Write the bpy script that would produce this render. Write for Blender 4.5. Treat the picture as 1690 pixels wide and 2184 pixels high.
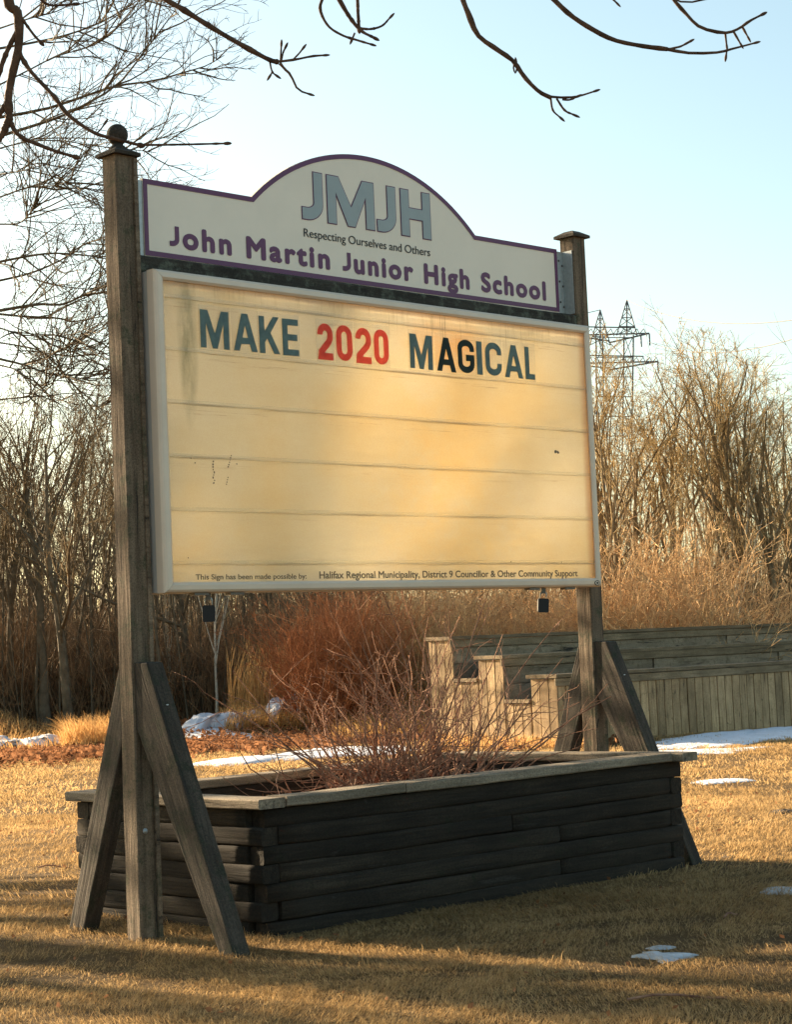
import bpy, math, random
import numpy as np
from mathutils import Matrix, Vector, Euler
PI=math.pi; rad=math.radians
for o in list(bpy.data.objects): bpy.data.objects.remove(o)
S=bpy.context.scene; C=S.collection
random.seed(7); RNG=np.random.default_rng(7)

# ---------------------------------------------------------------- camera, world, sun, exposure
CX,CY,CZ=-4.6789,-5.8499,1.0584; F=4184.06; YAW,PITCH,ROLL=rad(45.0019),rad(3.8458),rad(-2.4272)
_f=Vector((math.sin(YAW)*math.cos(PITCH),math.cos(YAW)*math.cos(PITCH),math.sin(PITCH)))
_r0=Vector((math.cos(YAW),-math.sin(YAW),0)); _u0=_r0.cross(_f)
_r=_r0*math.cos(ROLL)+_u0*math.sin(ROLL); _u=-_r0*math.sin(ROLL)+_u0*math.cos(ROLL)
cd=bpy.data.cameras.new('camera'); cam=bpy.data.objects.new('camera',cd); C.objects.link(cam)
m=Matrix((_r,_u,-_f)).transposed().to_4x4(); m.translation=(CX,CY,CZ); cam.matrix_world=m
cd.sensor_fit='VERTICAL'; cd.sensor_height=36; cd.lens=36*F/2184; cd.clip_start=.05; cd.clip_end=3000
S.camera=cam
SUN_EL=rad(16.5); SUN_AZ=rad(-7.5)           # azimuth from +Y towards +X
w=bpy.data.worlds.new('World'); S.world=w; w.use_nodes=True
nt=w.node_tree; bg=nt.nodes['Background']; sk=nt.nodes.new('ShaderNodeTexSky'); sk.sky_type='NISHITA'
sk.sun_disc=False; sk.sun_elevation=SUN_EL; sk.sun_rotation=SUN_AZ; sk.altitude=0; sk.air_density=1.0; sk.dust_density=1.6; sk.ozone_density=2.0
_t=nt.nodes.new('ShaderNodeMix'); _t.data_type='RGBA'; _t.blend_type='MULTIPLY'; _t.inputs[0].default_value=1; _t.inputs[7].default_value=(1.14,1.075,.87,1)
nt.links.new(sk.outputs[0],_t.inputs[6]); nt.links.new(_t.outputs[2],bg.inputs[0]); bg.inputs[1].default_value=.058
sd=bpy.data.lights.new('sun','SUN'); sun=bpy.data.objects.new('sun',sd); C.objects.link(sun)
sd.energy=5.0; sd.angle=rad(.55); sd.color=(1,.79,.53)
sv=Vector((math.sin(SUN_AZ)*math.cos(SUN_EL),math.cos(SUN_AZ)*math.cos(SUN_EL),math.sin(SUN_EL)))
sun.rotation_euler=sv.to_track_quat('Z','Y').to_euler()
S.view_settings.view_transform='Standard'; S.view_settings.look='None'; S.view_settings.exposure=2.32; S.view_settings.gamma=1
S.render.engine='CYCLES'
S.cycles.max_bounces=8; S.cycles.transparent_max_bounces=16

# ---------------------------------------------------------------- helpers
def PX(u,v,d):
    """the world point seen towards photo position (u,v) at distance d in front of the camera"""
    p=Vector((CX,CY,CZ))+(_f+_r*((u-845)/F)-_u*((v-1092)/F))*d
    return p
def LD(lat,dep,z=0.0): # lateral, depth from the photographer's place
    return Vector((CX+.7071*(lat+dep),CY+.7071*(dep-lat),z))
def GPX(u,d): # ground point below photo column u at depth d
    lat=(u-845)/F*d; return LD(lat,d,0)
def gz(x,y):
    x=np.asarray(x,float); y=np.asarray(y,float)
    dep=((x-CX)+(y-CY))*.7071; lat=((x-CX)-(y-CY))*.7071
    h=.012*np.sin(x*1.7+.5)*np.sin(y*1.3)+.02*np.sin(x*.5+1)*np.cos(y*.45)*np.clip((dep-10)/8,0,1)
    b=np.exp(-((dep-25.5)/2.0)**2)
    h=h+b*np.clip(.30+.25*np.sin(lat*.6+.4)+.1*np.sin(lat*1.9),.05,.6)*np.clip((2.0-lat)/2,0,1)
    h=h-.02*np.exp(-((x+.2)**2+(y+.6)**2)/.5)
    return h
def mesh_np(name,V,Fc,mat=None,smooth=False,nside=None):
    me=bpy.data.meshes.new(name); V=np.asarray(V,np.float32); Fc=np.asarray(Fc,np.int32)
    k=Fc.shape[1]
    me.vertices.add(len(V)); me.vertices.foreach_set('co',V.ravel())
    me.loops.add(Fc.size); me.loops.foreach_set('vertex_index',Fc.ravel())
    me.polygons.add(len(Fc)); me.polygons.foreach_set('loop_start',np.arange(0,Fc.size,k,dtype=np.int32))
    if smooth: me.polygons.foreach_set('use_smooth',np.ones(len(Fc),bool))
    me.update(calc_edges=True)
    if mat: me.materials.append(mat)
    return me
def link(name,me,parent=None,loc=None,rot=None,**kw):
    o=bpy.data.objects.new(name,me); C.objects.link(o)
    if parent: o.parent=parent
    if loc is not None: o.location=loc
    if rot is not None: o.rotation_euler=rot
    for k,v in kw.items(): o[k]=v
    return o
def tag(o,label=None,cat=None,group=None,kind=None):
    if label: o['label']=label
    if cat: o['category']=cat
    if group: o['group']=group
    if kind: o['kind']=kind
    return o
def empty(name,loc=(0,0,0),rz=0,**kw):
    o=link(name,None,None,loc,(0,0,rz)); o.empty_display_size=.2; tag(o,**kw); return o
class MB:
    def __init__(s): s.v=[]; s.f=[]
    def box(s,a,b,M=None):
        n=len(s.v); (x0,y0,z0),(x1,y1,z1)=a,b
        P=[(x0,y0,z0),(x1,y0,z0),(x1,y1,z0),(x0,y1,z0),(x0,y0,z1),(x1,y0,z1),(x1,y1,z1),(x0,y1,z1)]
        if M: P=[tuple(M@Vector(p)) for p in P]
        s.v+=P; s.f+=[tuple(n+i for i in q) for q in ((3,2,1,0),(4,5,6,7),(0,1,5,4),(1,2,6,5),(2,3,7,6),(3,0,4,7))]; return s
    def prism(s,poly,y0,y1,axis='y'):
        """polygon in (a,b) extruded along axis"""
        n=len(s.v); k=len(poly)
        mk={'y':lambda p,t:(p[0],t,p[1]),'x':lambda p,t:(t,p[0],p[1]),'z':lambda p,t:(p[0],p[1],t)}[axis]
        s.v+=[mk(p,y0) for p in poly]+[mk(p,y1) for p in poly]
        s.f.append(tuple(range(n,n+k))); s.f.append(tuple(range(n+2*k-1,n+k-1,-1)))
        for i in range(k): j=(i+1)%k; s.f.append((n+i,n+k+i,n+k+j,n+j))
        return s
    def lathe(s,prof,c,seg=20):
        n=len(s.v)
        for r,z in prof:
            for i in range(seg): a=2*PI*i/seg; s.v.append((c[0]+r*math.cos(a),c[1]+r*math.sin(a),c[2]+z))
        for k in range(len(prof)-1):
            for i in range(seg): j=(i+1)%seg; s.f.append((n+k*seg+i,n+k*seg+j,n+(k+1)*seg+j,n+(k+1)*seg+i))
        s.f.append(tuple(n+i for i in range(seg-1,-1,-1))); L=n+(len(prof)-1)*seg; s.f.append(tuple(L+i for i in range(seg))); return s
    def tube(s,pts,r,seg=8):
        V,Fc=tubes(np.array([pts]),np.array([[r]*len(pts)] if not hasattr(r,'__len__') else [r]),seg); n=len(s.v)
        s.v+=[tuple(x) for x in V]; s.f+=[tuple(n+i for i in q) for q in Fc]; return s
    def obj(s,name,mat,parent=None,smooth=False,**kw):
        me=bpy.data.meshes.new(name); me.from_pydata(s.v,[],s.f); me.update()
        if smooth: me.polygons.foreach_set('use_smooth',[True]*len(me.polygons))
        if mat: me.materials.append(mat)
        return link(name,me,parent,**kw)
def tubes(P,R,sides=3):
    """P (N,K,3) polylines, R (N,K) radii -> verts, quads"""
    P=np.asarray(P,float); R=np.asarray(R,float); N,K,_=P.shape
    T=np.empty_like(P); T[:,1:-1]=P[:,2:]-P[:,:-2]; T[:,0]=P[:,1]-P[:,0]; T[:,-1]=P[:,-1]-P[:,-2]
    T/=np.linalg.norm(T,axis=2,keepdims=True)+1e-9
    D=P[:,-1]-P[:,0]; D/=np.linalg.norm(D,axis=1,keepdims=True)+1e-9
    ref=np.where(np.abs(D[:,2:3])<.8,np.array([[0,0,1.]]),np.array([[1.,0,0]]))[:,None,:]
    A=np.cross(T,np.broadcast_to(ref,T.shape)); A/=np.linalg.norm(A,axis=2,keepdims=True)+1e-9
    B=np.cross(T,A)
    ang=np.arange(sides)*2*PI/sides
    V=P[:,:,None,:]+R[:,:,None,None]*(A[:,:,None,:]*np.cos(ang)[None,None,:,None]+B[:,:,None,:]*np.sin(ang)[None,None,:,None])
    V=V.reshape(-1,3)
    base=(np.arange(N)*K*sides)[:,None,None]; k=(np.arange(K-1)*sides)[None,:,None]; i=np.arange(sides)[None,None,:]; j=(i+1)%sides
    a=base+k+i; b=base+k+j
    Fc=np.stack([a,b,b+sides,a+sides],-1).reshape(-1,4)
    return V,Fc
def smooth_poly(pts,n):
    """Catmull-Rom resample to n points"""
    p=np.array([list(x) for x in pts],float); k=len(p)
    if k==2: t=np.linspace(0,1,n)[:,None]; return p[0]*(1-t)+p[1]*t
    q=np.vstack([2*p[0]-p[1],p,2*p[-1]-p[-2]]); out=[]
    for s in np.linspace(0,k-1-1e-6,n):
        i=int(s); t=s-i; a,b,c,d=q[i],q[i+1],q[i+2],q[i+3]
        out.append(.5*((2*b)+(-a+c)*t+(2*a-5*b+4*c-d)*t*t+(-a+3*b-3*c+d)*t**3))
    return np.array(out)

# ---------------------------------------------------------------- materials
def newmat(name):
    m=bpy.data.materials.new(name); m.use_nodes=True; n=m.node_tree.nodes; b=n['Principled BSDF']; return m,m.node_tree,b
def N(nt,t,**kw):
    n=nt.nodes.new(t)
    for k,v in kw.items():
        if k.startswith('i_'): n.inputs[k[2:].replace('_',' ')].default_value=v
        else: setattr(n,k,v)
    return n
def L(nt,a,b): nt.links.new(a,b)
def coords(nt,scale=(1,1,1),kind='Object',rnd=True):
    tc=N(nt,'ShaderNodeTexCoord'); mp=N(nt,'ShaderNodeMapping'); mp.inputs['Scale'].default_value=scale; L(nt,tc.outputs[kind],mp.inputs[0])
    if rnd:
        oi=N(nt,'ShaderNodeObjectInfo'); mu=N(nt,'ShaderNodeVectorMath',operation='SCALE'); mu.inputs[3].default_value=37.0
        cb=N(nt,'ShaderNodeCombineXYZ'); 
        for i in range(3): L(nt,oi.outputs['Random'],cb.inputs[i])
        L(nt,cb.outputs[0],mu.inputs[0]); L(nt,mu.outputs[0],mp.inputs['Location'])
    return mp.outputs[0]
def ramp(nt,fac,stops):
    r=N(nt,'ShaderNodeValToRGB'); e=r.color_ramp.elements
    while len(e)>1: e.remove(e[-1])
    e[0].position=stops[0][0]; e[0].color=(*stops[0][1],1) if hasattr(stops[0][1],'__len__') else (stops[0][1],)*3+(1,)
    for p,c in stops[1:]:
        x=e.new(p); x.color=(*c,1) if hasattr(c,'__len__') else (c,c,c,1)
    L(nt,fac,r.inputs[0]); return r.outputs[0]
def mixc(nt,fac,a,b,mode='MIX'):
    m=N(nt,'ShaderNodeMix',data_type='RGBA',blend_type=mode)
    for s,v in ((0,fac),(6,a),(7,b)):
        if hasattr(v,'links') or hasattr(v,'is_linked'): L(nt,v,m.inputs[s])
        elif s==0: m.inputs[0].default_value=v
        else: m.inputs[s].default_value=(*v,1)
    return m.outputs[2]
def noise(nt,vec,scale=5,detail=4,rough=.6,dist=0.0):
    n=N(nt,'ShaderNodeTexNoise'); n.inputs['Scale'].default_value=scale; n.inputs['Detail'].default_value=detail; n.inputs['Roughness'].default_value=rough
    n.inputs['Distortion'].default_value=dist; L(nt,vec,n.inputs['Vector']); return n.outputs[0]
def bump(nt,b,h,st=.5,dist=.01):
    bp=N(nt,'ShaderNodeBump'); bp.inputs['Strength'].default_value=st; bp.inputs['Distance'].default_value=dist; L(nt,h,bp.inputs['Height']); L(nt,bp.outputs[0],b.inputs['Normal'])
def val(nt,op,a,b=None,c=None):
    m=N(nt,'ShaderNodeMath',operation=op)
    for i,x in enumerate((a,b,c)):
        if x is None: continue
        if hasattr(x,'is_linked'): L(nt,x,m.inputs[i])
        else: m.inputs[i].default_value=x
    return m.outputs[0]
def wood(name,c1,c2,crack=(.03,.025,.02),moss=None,mossamt=.5,gr=1.0):
    """weathered timber, grain along local X"""
    m,nt,b=newmat(name)
    v=coords(nt,(2.2,38*gr,38*gr)); v2=coords(nt,(1,1,1)); v3=coords(nt,(3.5,9,9))
    n1=noise(nt,v,1.0,6,.65,.4); n2=noise(nt,v2,3.0,3,.6); nk=noise(nt,v3,2.6,2,.5,.8)
    col=ramp(nt,n1,[(.32,c1),(.62,c2)])
    col=mixc(nt,val(nt,'MULTIPLY',ramp(nt,n2,[(.35,0),(.7,1)]),.55),col,[x*.5 for x in c1])
    ck=ramp(nt,n1,[(.33,1),(.385,0)]); col=mixc(nt,ck,col,crack)
    kn=ramp(nt,nk,[(.24,1),(.29,0)]); col=mixc(nt,kn,col,crack)
    if moss:
        n4=noise(nt,v2,14,5,.7); mk=ramp(nt,n4,[(1-mossamt-.08,0),(1-mossamt+.06,1)]); col=mixc(nt,mk,col,moss)
    oi=N(nt,'ShaderNodeObjectInfo'); hv=N(nt,'ShaderNodeHueSaturation'); L(nt,val(nt,'MULTIPLY_ADD',oi.outputs['Random'],.5,.75),hv.inputs['Value']); L(nt,col,hv.inputs['Color'])
    sp=ramp(nt,noise(nt,v2,150,3,.8),[(.3,.55),(.7,1.45)]); fc=mixc(nt,1.0,hv.outputs[0],sp,'MULTIPLY')
    L(nt,fc,b.inputs['Base Color']); b.inputs['Roughness'].default_value=.88; b.inputs['Specular IOR Level'].default_value=.25
    bump(nt,b,n1,.9,.006); return m
def flat(name,col,rough=.6,metal=0,spec=.4,var=.15,sc=20,bmp=0):
    m,nt,b=newmat(name); v=coords(nt,(1,1,1)); n=noise(nt,v,sc,5,.65)
    c=ramp(nt,n,[(.3,[x*(1-var) for x in col]),(.7,[min(1,x*(1+var)) for x in col])]); L(nt,c,b.inputs['Base Color'])
    b.inputs['Roughness'].default_value=rough; b.inputs['Metallic'].default_value=metal; b.inputs['Specular IOR Level'].default_value=spec
    if bmp: bump(nt,b,n,bmp,.003)
    return m
M={}
M['post']=wood('weathered_post_wood',(.095,.066,.043),(.23,.168,.11),moss=(.075,.072,.042),mossamt=.40)
M['brace']=wood('weathered_brace_wood',(.030,.024,.018),(.095,.074,.054),moss=(.035,.036,.022),mossamt=.42)
M['timber']=wood('dark_landscape_timber',(.013,.010,.007),(.040,.030,.020),moss=(.018,.018,.010),mossamt=.35)
M['rail']=wood('grey_rail_board',(.14,.11,.077),(.31,.25,.175),moss=(.11,.095,.055),mossamt=.36)
M['beam']=wood('mossy_beam',(.025,.022,.017),(.06,.053,.04),moss=(.09,.095,.07),mossamt=.42)
M['bench']=wood('bench_board_wood',(.27,.178,.09),(.47,.33,.18),moss=(.20,.145,.07),mossamt=.36,gr=.6)
M['benchcap']=wood('bench_cap_wood',(.15,.11,.062),(.30,.225,.135),moss=(.17,.12,.06),mossamt=.36,gr=.6)
M['benchpanel']=wood('bench_panel_wood',(.22,.165,.105),(.36,.28,.185),moss=(.15,.115,.065),mossamt=.40,gr=.6)
M['panel']=flat('header_panel_white',(.86,.75,.60),.45,var=.03,sc=6)
M['purple']=flat('purple_vinyl',(.12,.025,.09),.4,var=.08)
M['blue']=flat('pale_blue_vinyl',(.33,.375,.37),.45,var=.04)
M['black']=flat('black_print',(.02,.02,.02),.5)
M['greyprint']=flat('faded_grey_print',(.14,.12,.08),.6)
M['rim']=flat('panel_edge_white',(.8,.8,.8),.5,var=.02)
M['alu']=flat('aluminium_frame',(.70,.575,.44),.45,metal=.1,spec=.5,var=.06,sc=7)
M['galv']=flat('galvanised_bracket',(.42,.44,.43),.5,metal=.6,var=.15,sc=60)
M['steel']=flat('bolt_steel',(.10,.09,.08),.4,metal=.8)
M['lock']=flat('black_padlock',(.012,.012,.014),.45,spec=.3)
M['casing']=flat('casing_paint',(.45,.43,.39),.5,metal=.2,var=.05,sc=10)
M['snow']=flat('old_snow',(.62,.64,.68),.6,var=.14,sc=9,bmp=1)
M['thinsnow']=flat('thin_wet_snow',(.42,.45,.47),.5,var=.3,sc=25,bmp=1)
M['soil']=flat('planter_soil',(.055,.037,.022),.95,var=.5,sc=40,bmp=1)
M['ledge']=flat('emblem_dark',(.03,.03,.03),.5)
M['pylon']=flat('galvanised_pylon',(.16,.16,.16),.6,metal=.3)
M['wire']=flat('wire_grey',(.12,.12,.13),.7)
def bark(name,c1,c2,sc=9,tl=0):
    m,nt,b=newmat(name); v=coords(nt,(1,1,1)); n=noise(nt,v,sc,4,.65); c=ramp(nt,n,[(.3,c1),(.7,c2)]); L(nt,c,b.inputs['Base Color'])
    b.inputs['Roughness'].default_value=.85; b.inputs['Specular IOR Level'].default_value=.2; bump(nt,b,n,.5,.01); return m
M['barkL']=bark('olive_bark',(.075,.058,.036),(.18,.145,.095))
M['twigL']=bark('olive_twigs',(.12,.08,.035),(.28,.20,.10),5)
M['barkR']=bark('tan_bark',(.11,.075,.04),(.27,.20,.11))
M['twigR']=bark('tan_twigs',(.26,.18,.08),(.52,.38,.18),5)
M['birch']=bark('pale_birch_bark',(.38,.34,.26),(.60,.55,.44),25)
M['near']=bark('smooth_red_brown_bark',(.045,.025,.016),(.15,.085,.05),30)
M['bigbark']=bark('big_tree_bark',(.06,.045,.028),(.15,.115,.07),14)
M['bush']=bark('planter_bush_stems',(.14,.055,.034),(.42,.24,.15),18)
M['redbush']=bark('red_brown_twigs',(.20,.062,.022),(.56,.23,.09),9)
M['orange']=bark('orange_tan_twigs',(.30,.145,.055),(.86,.58,.29),9)
M['brush']=bark('brown_undergrowth',(.09,.052,.026),(.42,.27,.145),3.5)
def leafmat(name,c1,c2,sc,tr=.35):
    m=bpy.data.materials.new(name); m.use_nodes=True; nt=m.node_tree; nt.nodes.clear(); out=N(nt,'ShaderNodeOutputMaterial')
    v=coords(nt,(1,1,1),rnd=False); n=noise(nt,v,sc,2,.8); n2=noise(nt,v,.9,3,.6)
    c=ramp(nt,n,[(.3,c1),(.7,c2)]); c=mixc(nt,val(nt,'MULTIPLY',ramp(nt,n2,[(.4,0),(.75,1)]),.45),c,[x*.55 for x in c1])
    d=N(nt,'ShaderNodeBsdfDiffuse'); t=N(nt,'ShaderNodeBsdfTranslucent'); mx=N(nt,'ShaderNodeMixShader'); mx.inputs[0].default_value=tr
    L(nt,c,d.inputs[0]); L(nt,c,t.inputs[0]); L(nt,d.outputs[0],mx.inputs[1]); L(nt,t.outputs[0],mx.inputs[2]); L(nt,mx.outputs[0],out.inputs[0]); return m
M['grass']=leafmat('dry_straw_grass',(.26,.155,.06),(.76,.52,.25),31,.42)
M['leaf']=leafmat('dead_leaves',(.13,.05,.022),(.46,.23,.115),9,.3)
M['tallgrass']=leafmat('dry_tall_grass',(.50,.27,.09),(.78,.50,.22),7,.35)
def groundmat():
    m,nt,b=newmat('dormant_lawn'); v=coords(nt,(1,1,1),'Object',False)
    a=noise(nt,v,70,5,.75); c=noise(nt,v,9,5,.7); d=noise(nt,v,.7,4,.6)
    col=ramp(nt,a,[(.28,(.028,.018,.008)),(.5,(.11,.068,.028)),(.72,(.28,.18,.08))])
    col=mixc(nt,val(nt,'MULTIPLY',ramp(nt,c,[(.35,1),(.6,0)]),.55),col,(.15,.095,.045))
    col=mixc(nt,val(nt,'MULTIPLY',ramp(nt,d,[(.45,0),(.7,1)]),.35),col,(.42,.25,.10))
    L(nt,col,b.inputs['Base Color']); b.inputs['Roughness'].default_value=.95; b.inputs['Specular IOR Level'].default_value=.1
    s=val(nt,'ADD',a,val(nt,'MULTIPLY',c,1.5)); bump(nt,b,s,1.0,.03); return m
M['ground']=groundmat()
def pane_mat(name,tint,detail):
    m=bpy.data.materials.new(name); m.use_nodes=True; nt=m.node_tree; nt.nodes.clear(); out=N(nt,'ShaderNodeOutputMaterial')
    tc=N(nt,'ShaderNodeTexCoord'); sp=N(nt,'ShaderNodeSeparateXYZ'); L(nt,tc.outputs['Object'],sp.inputs[0]); X,Z=sp.outputs[0],sp.outputs[2]
    P=tc.outputs['Object']
    def mapn(sc,scale,det=4,ro=.6):
        mp=N(nt,'ShaderNodeMapping'); mp.inputs['Scale'].default_value=sc; L(nt,P,mp.inputs[0]); return noise(nt,mp.outputs[0],scale,det,ro)
    def blob(x,z,rx,rz):
        a=val(nt,'DIVIDE',val(nt,'SUBTRACT',X,x),rx); c=val(nt,'DIVIDE',val(nt,'SUBTRACT',Z,z),rz)
        d=val(nt,'SQRT',val(nt,'ADD',val(nt,'MULTIPLY',a,a),val(nt,'MULTIPLY',c,c)))
        return val(nt,'SMOOTH_MIN',1.0,val(nt,'MAXIMUM',val(nt,'SUBTRACT',1.0,d),0.0),.1)
    col=tint
    if detail:
        mod=ramp(nt,mapn((1,1,1.4),4.2,8,.78),[(.36,.15),(.60,1.1)])
        big=mapn((1,1,1),1.3,4,.55); c1=ramp(nt,big,[(.3,(.88,.86,.78)),(.52,(.87,.82,.66)),(.72,(.85,.73,.46))])
        def over(c,f,d): return mixc(nt,f,c,d)
        for x,z,rx,rz,st,cc in ((1.45,1.85,.75,.62,.75,(.90,.74,.42)),(1.7,1.45,.9,.3,.5,(.94,.78,.44)),(1.55,2.36,.35,.13,.95,(.90,.58,.20)),(.35,1.5,.55,.3,.35,(.92,.79,.50)),(2.3,1.9,.3,.3,.45,(.98,.93,.76)),(.6,2.0,.8,.35,.5,(.98,.94,.80)),(.85,1.45,.35,.25,.5,(.98,.93,.76)),(-.02,1.35,.3,.2,.5,(.88,.72,.40))):
            c1=over(c1,val(nt,'MULTIPLY',val(nt,'MULTIPLY',blob(x,z,rx,rz),mod),st),cc)
        # mildew: vertical smear top left, drips from the head, grime along the letter tracks
        g=val(nt,'MULTIPLY',blob(.085,2.26,.055,.36),ramp(nt,mapn((9,1,2.5),3),[(.35,.25),(.65,1)])); c1=over(c1,val(nt,'MULTIPLY',g,1.2),(.33,.34,.2))
        dr=ramp(nt,mapn((60,1,.6),1.0,3,.7),[(.60,0),(.68,1)]); dm=val(nt,'MULTIPLY',blob(1.5,2.44,.75,.10),dr); c1=over(c1,val(nt,'MULTIPLY',dm,1.1),(.28,.25,.15))
        dr2=ramp(nt,mapn((30,1,3),1.0,5,.75),[(.5,0),(.75,1)]); tm=ramp(nt,Z,[(0,0),(1,1)])
        tp=val(nt,'MAXIMUM',val(nt,'MULTIPLY',val(nt,'SUBTRACT',Z,2.39),9.0),0.0); c1=over(c1,val(nt,'MULTIPLY',val(nt,'MULTIPLY',tp,dr2),.9),(.42,.38,.22))
        fr=val(nt,'FRACT',val(nt,'DIVIDE',val(nt,'SUBTRACT',Z,1.402-.2055*.75),.2055)); # .75 at a track
        ln=val(nt,'MAXIMUM',val(nt,'SUBTRACT',1.0,val(nt,'MULTIPLY',val(nt,'ABSOLUTE',val(nt,'SUBTRACT',fr,.72)),22.0)),0.0)
        ln2=val(nt,'MAXIMUM',val(nt,'SUBTRACT',1.0,val(nt,'MULTIPLY',val(nt,'ABSOLUTE',val(nt,'SUBTRACT',fr,.57)),9.0)),0.0)
        sk1=ramp(nt,mapn((1.1,1,60),1.5,5,.75),[(.46,0),(.66,1)]); sk2=ramp(nt,mapn((1.7,1,90),1.5,5,.8),[(.55,0),(.70,1)])
        up=ramp(nt,val(nt,'DIVIDE',val(nt,'SUBTRACT',Z,1.3),1.2),[(.2,.25),(.5,1)])
        c1=over(c1,val(nt,'MULTIPLY',val(nt,'MULTIPLY',ln,sk1),1.0),(.30,.22,.11))
        c1=over(c1,val(nt,'MULTIPLY',val(nt,'MULTIPLY',val(nt,'MULTIPLY',ln2,sk2),up),1.0),(.40,.28,.12))
        # darker by the frame
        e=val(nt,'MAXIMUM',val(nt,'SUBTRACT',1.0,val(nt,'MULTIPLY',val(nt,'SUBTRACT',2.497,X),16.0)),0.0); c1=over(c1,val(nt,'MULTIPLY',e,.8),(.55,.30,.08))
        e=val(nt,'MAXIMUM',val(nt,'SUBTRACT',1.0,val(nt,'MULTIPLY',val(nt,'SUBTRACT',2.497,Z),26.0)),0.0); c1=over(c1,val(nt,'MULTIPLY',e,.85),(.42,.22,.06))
        st_=mapn((1,1,5),3,8,.8); c1=mixc(nt,.16,c1,ramp(nt,st_,[(.3,(.72,.60,.40)),(.6,(.95,.92,.84))]),'MULTIPLY'); fine=mapn((1,1,1),180,2,.8); c1=mixc(nt,.16,c1,ramp(nt,fine,[(.3,(.7,.5,.25)),(.7,(1,.95,.75))]))
        col=c1
    t=N(nt,'ShaderNodeBsdfTranslucent'); d=N(nt,'ShaderNodeBsdfDiffuse'); g=N(nt,'ShaderNodeBsdfGlossy'); g.inputs['Roughness'].default_value=.25
    for n_ in (t,d):
        if hasattr(col,'is_linked'): L(nt,col,n_.inputs[0])
        else: n_.inputs[0].default_value=(*col,1)
    m1=N(nt,'ShaderNodeMixShader'); m1.inputs[0].default_value=.30 if detail else .45; L(nt,t.outputs[0],m1.inputs[1]); L(nt,d.outputs[0],m1.inputs[2])
    m2=N(nt,'ShaderNodeMixShader'); m2.inputs[0].default_value=.03; L(nt,m1.outputs[0],m2.inputs[1]); L(nt,g.outputs[0],m2.inputs[2]); L(nt,m2.outputs[0],out.inputs[0])
    return m
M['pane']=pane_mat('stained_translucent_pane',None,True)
M['rearpane']=pane_mat('white_rear_pane',(.95,.92,.88),False)
def tintmat(name,col,tr=.5):
    m=bpy.data.materials.new(name); m.use_nodes=True; nt=m.node_tree; nt.nodes.clear(); out=N(nt,'ShaderNodeOutputMaterial')
    v=coords(nt,(1,1,1)); n=noise(nt,v,30,4,.6); c=ramp(nt,n,[(.3,[x*.88 for x in col]),(.7,[min(1,x*1.12) for x in col])])
    t=N(nt,'ShaderNodeBsdfTranslucent'); d=N(nt,'ShaderNodeBsdfDiffuse'); L(nt,c,t.inputs[0]); L(nt,c,d.inputs[0])
    mx=N(nt,'ShaderNodeMixShader'); mx.inputs[0].default_value=1-tr; L(nt,t.outputs[0],mx.inputs[1]); L(nt,d.outputs[0],mx.inputs[2]); L(nt,mx.outputs[0],out.inputs[0]); return m
M['lgreen']=tintmat('faded_green_letter',(.24,.34,.33)); M['ldark']=tintmat('dark_green_letter',(.07,.10,.09)); M['lip']=tintmat('track_lip_plastic',(.90,.82,.64)); M['lred']=tintmat('red_letter',(1,.36,.34),.9)
def clearmat():
    m=bpy.data.materials.new('clear_letter_plastic'); m.use_nodes=True; nt=m.node_tree; nt.nodes.clear(); out=N(nt,'ShaderNodeOutputMaterial')
    t=N(nt,'ShaderNodeBsdfTransparent'); t.inputs[0].default_value=(.96,.96,.95,1); g=N(nt,'ShaderNodeBsdfGlossy'); g.inputs['Roughness'].default_value=.12
    mx=N(nt,'ShaderNodeMixShader'); mx.inputs[0].default_value=.02; L(nt,t.outputs[0],mx.inputs[1]); L(nt,g.outputs[0],mx.inputs[2]); L(nt,mx.outputs[0],out.inputs[0]); return m
M['clear']=clearmat()

# ---------------------------------------------------------------- ground
def build_ground():
    s=np.linspace(-1,1,420); c=18*np.sinh(s*4.2)/np.sinh(1.0)/1.0
    c=s*22+np.sign(s)*np.abs(s)**9*600
    X,Y=np.meshgrid(c+4,c+4); Z=gz(X,Y); n=len(c)
    far=np.clip((np.hypot(X-4,Y-4)-60)/100,0,1); Z=Z*(1-far)
    V=np.stack([X,Y,Z],-1).reshape(-1,3); i=np.arange(n-1); I,J=np.meshgrid(i,i); a=(J*n+I).ravel()
    link('ground',mesh_np('ground',V,np.stack([a,a+1,a+n+1,a+n],1),M['ground'],True),kind='structure')
build_ground()

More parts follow.
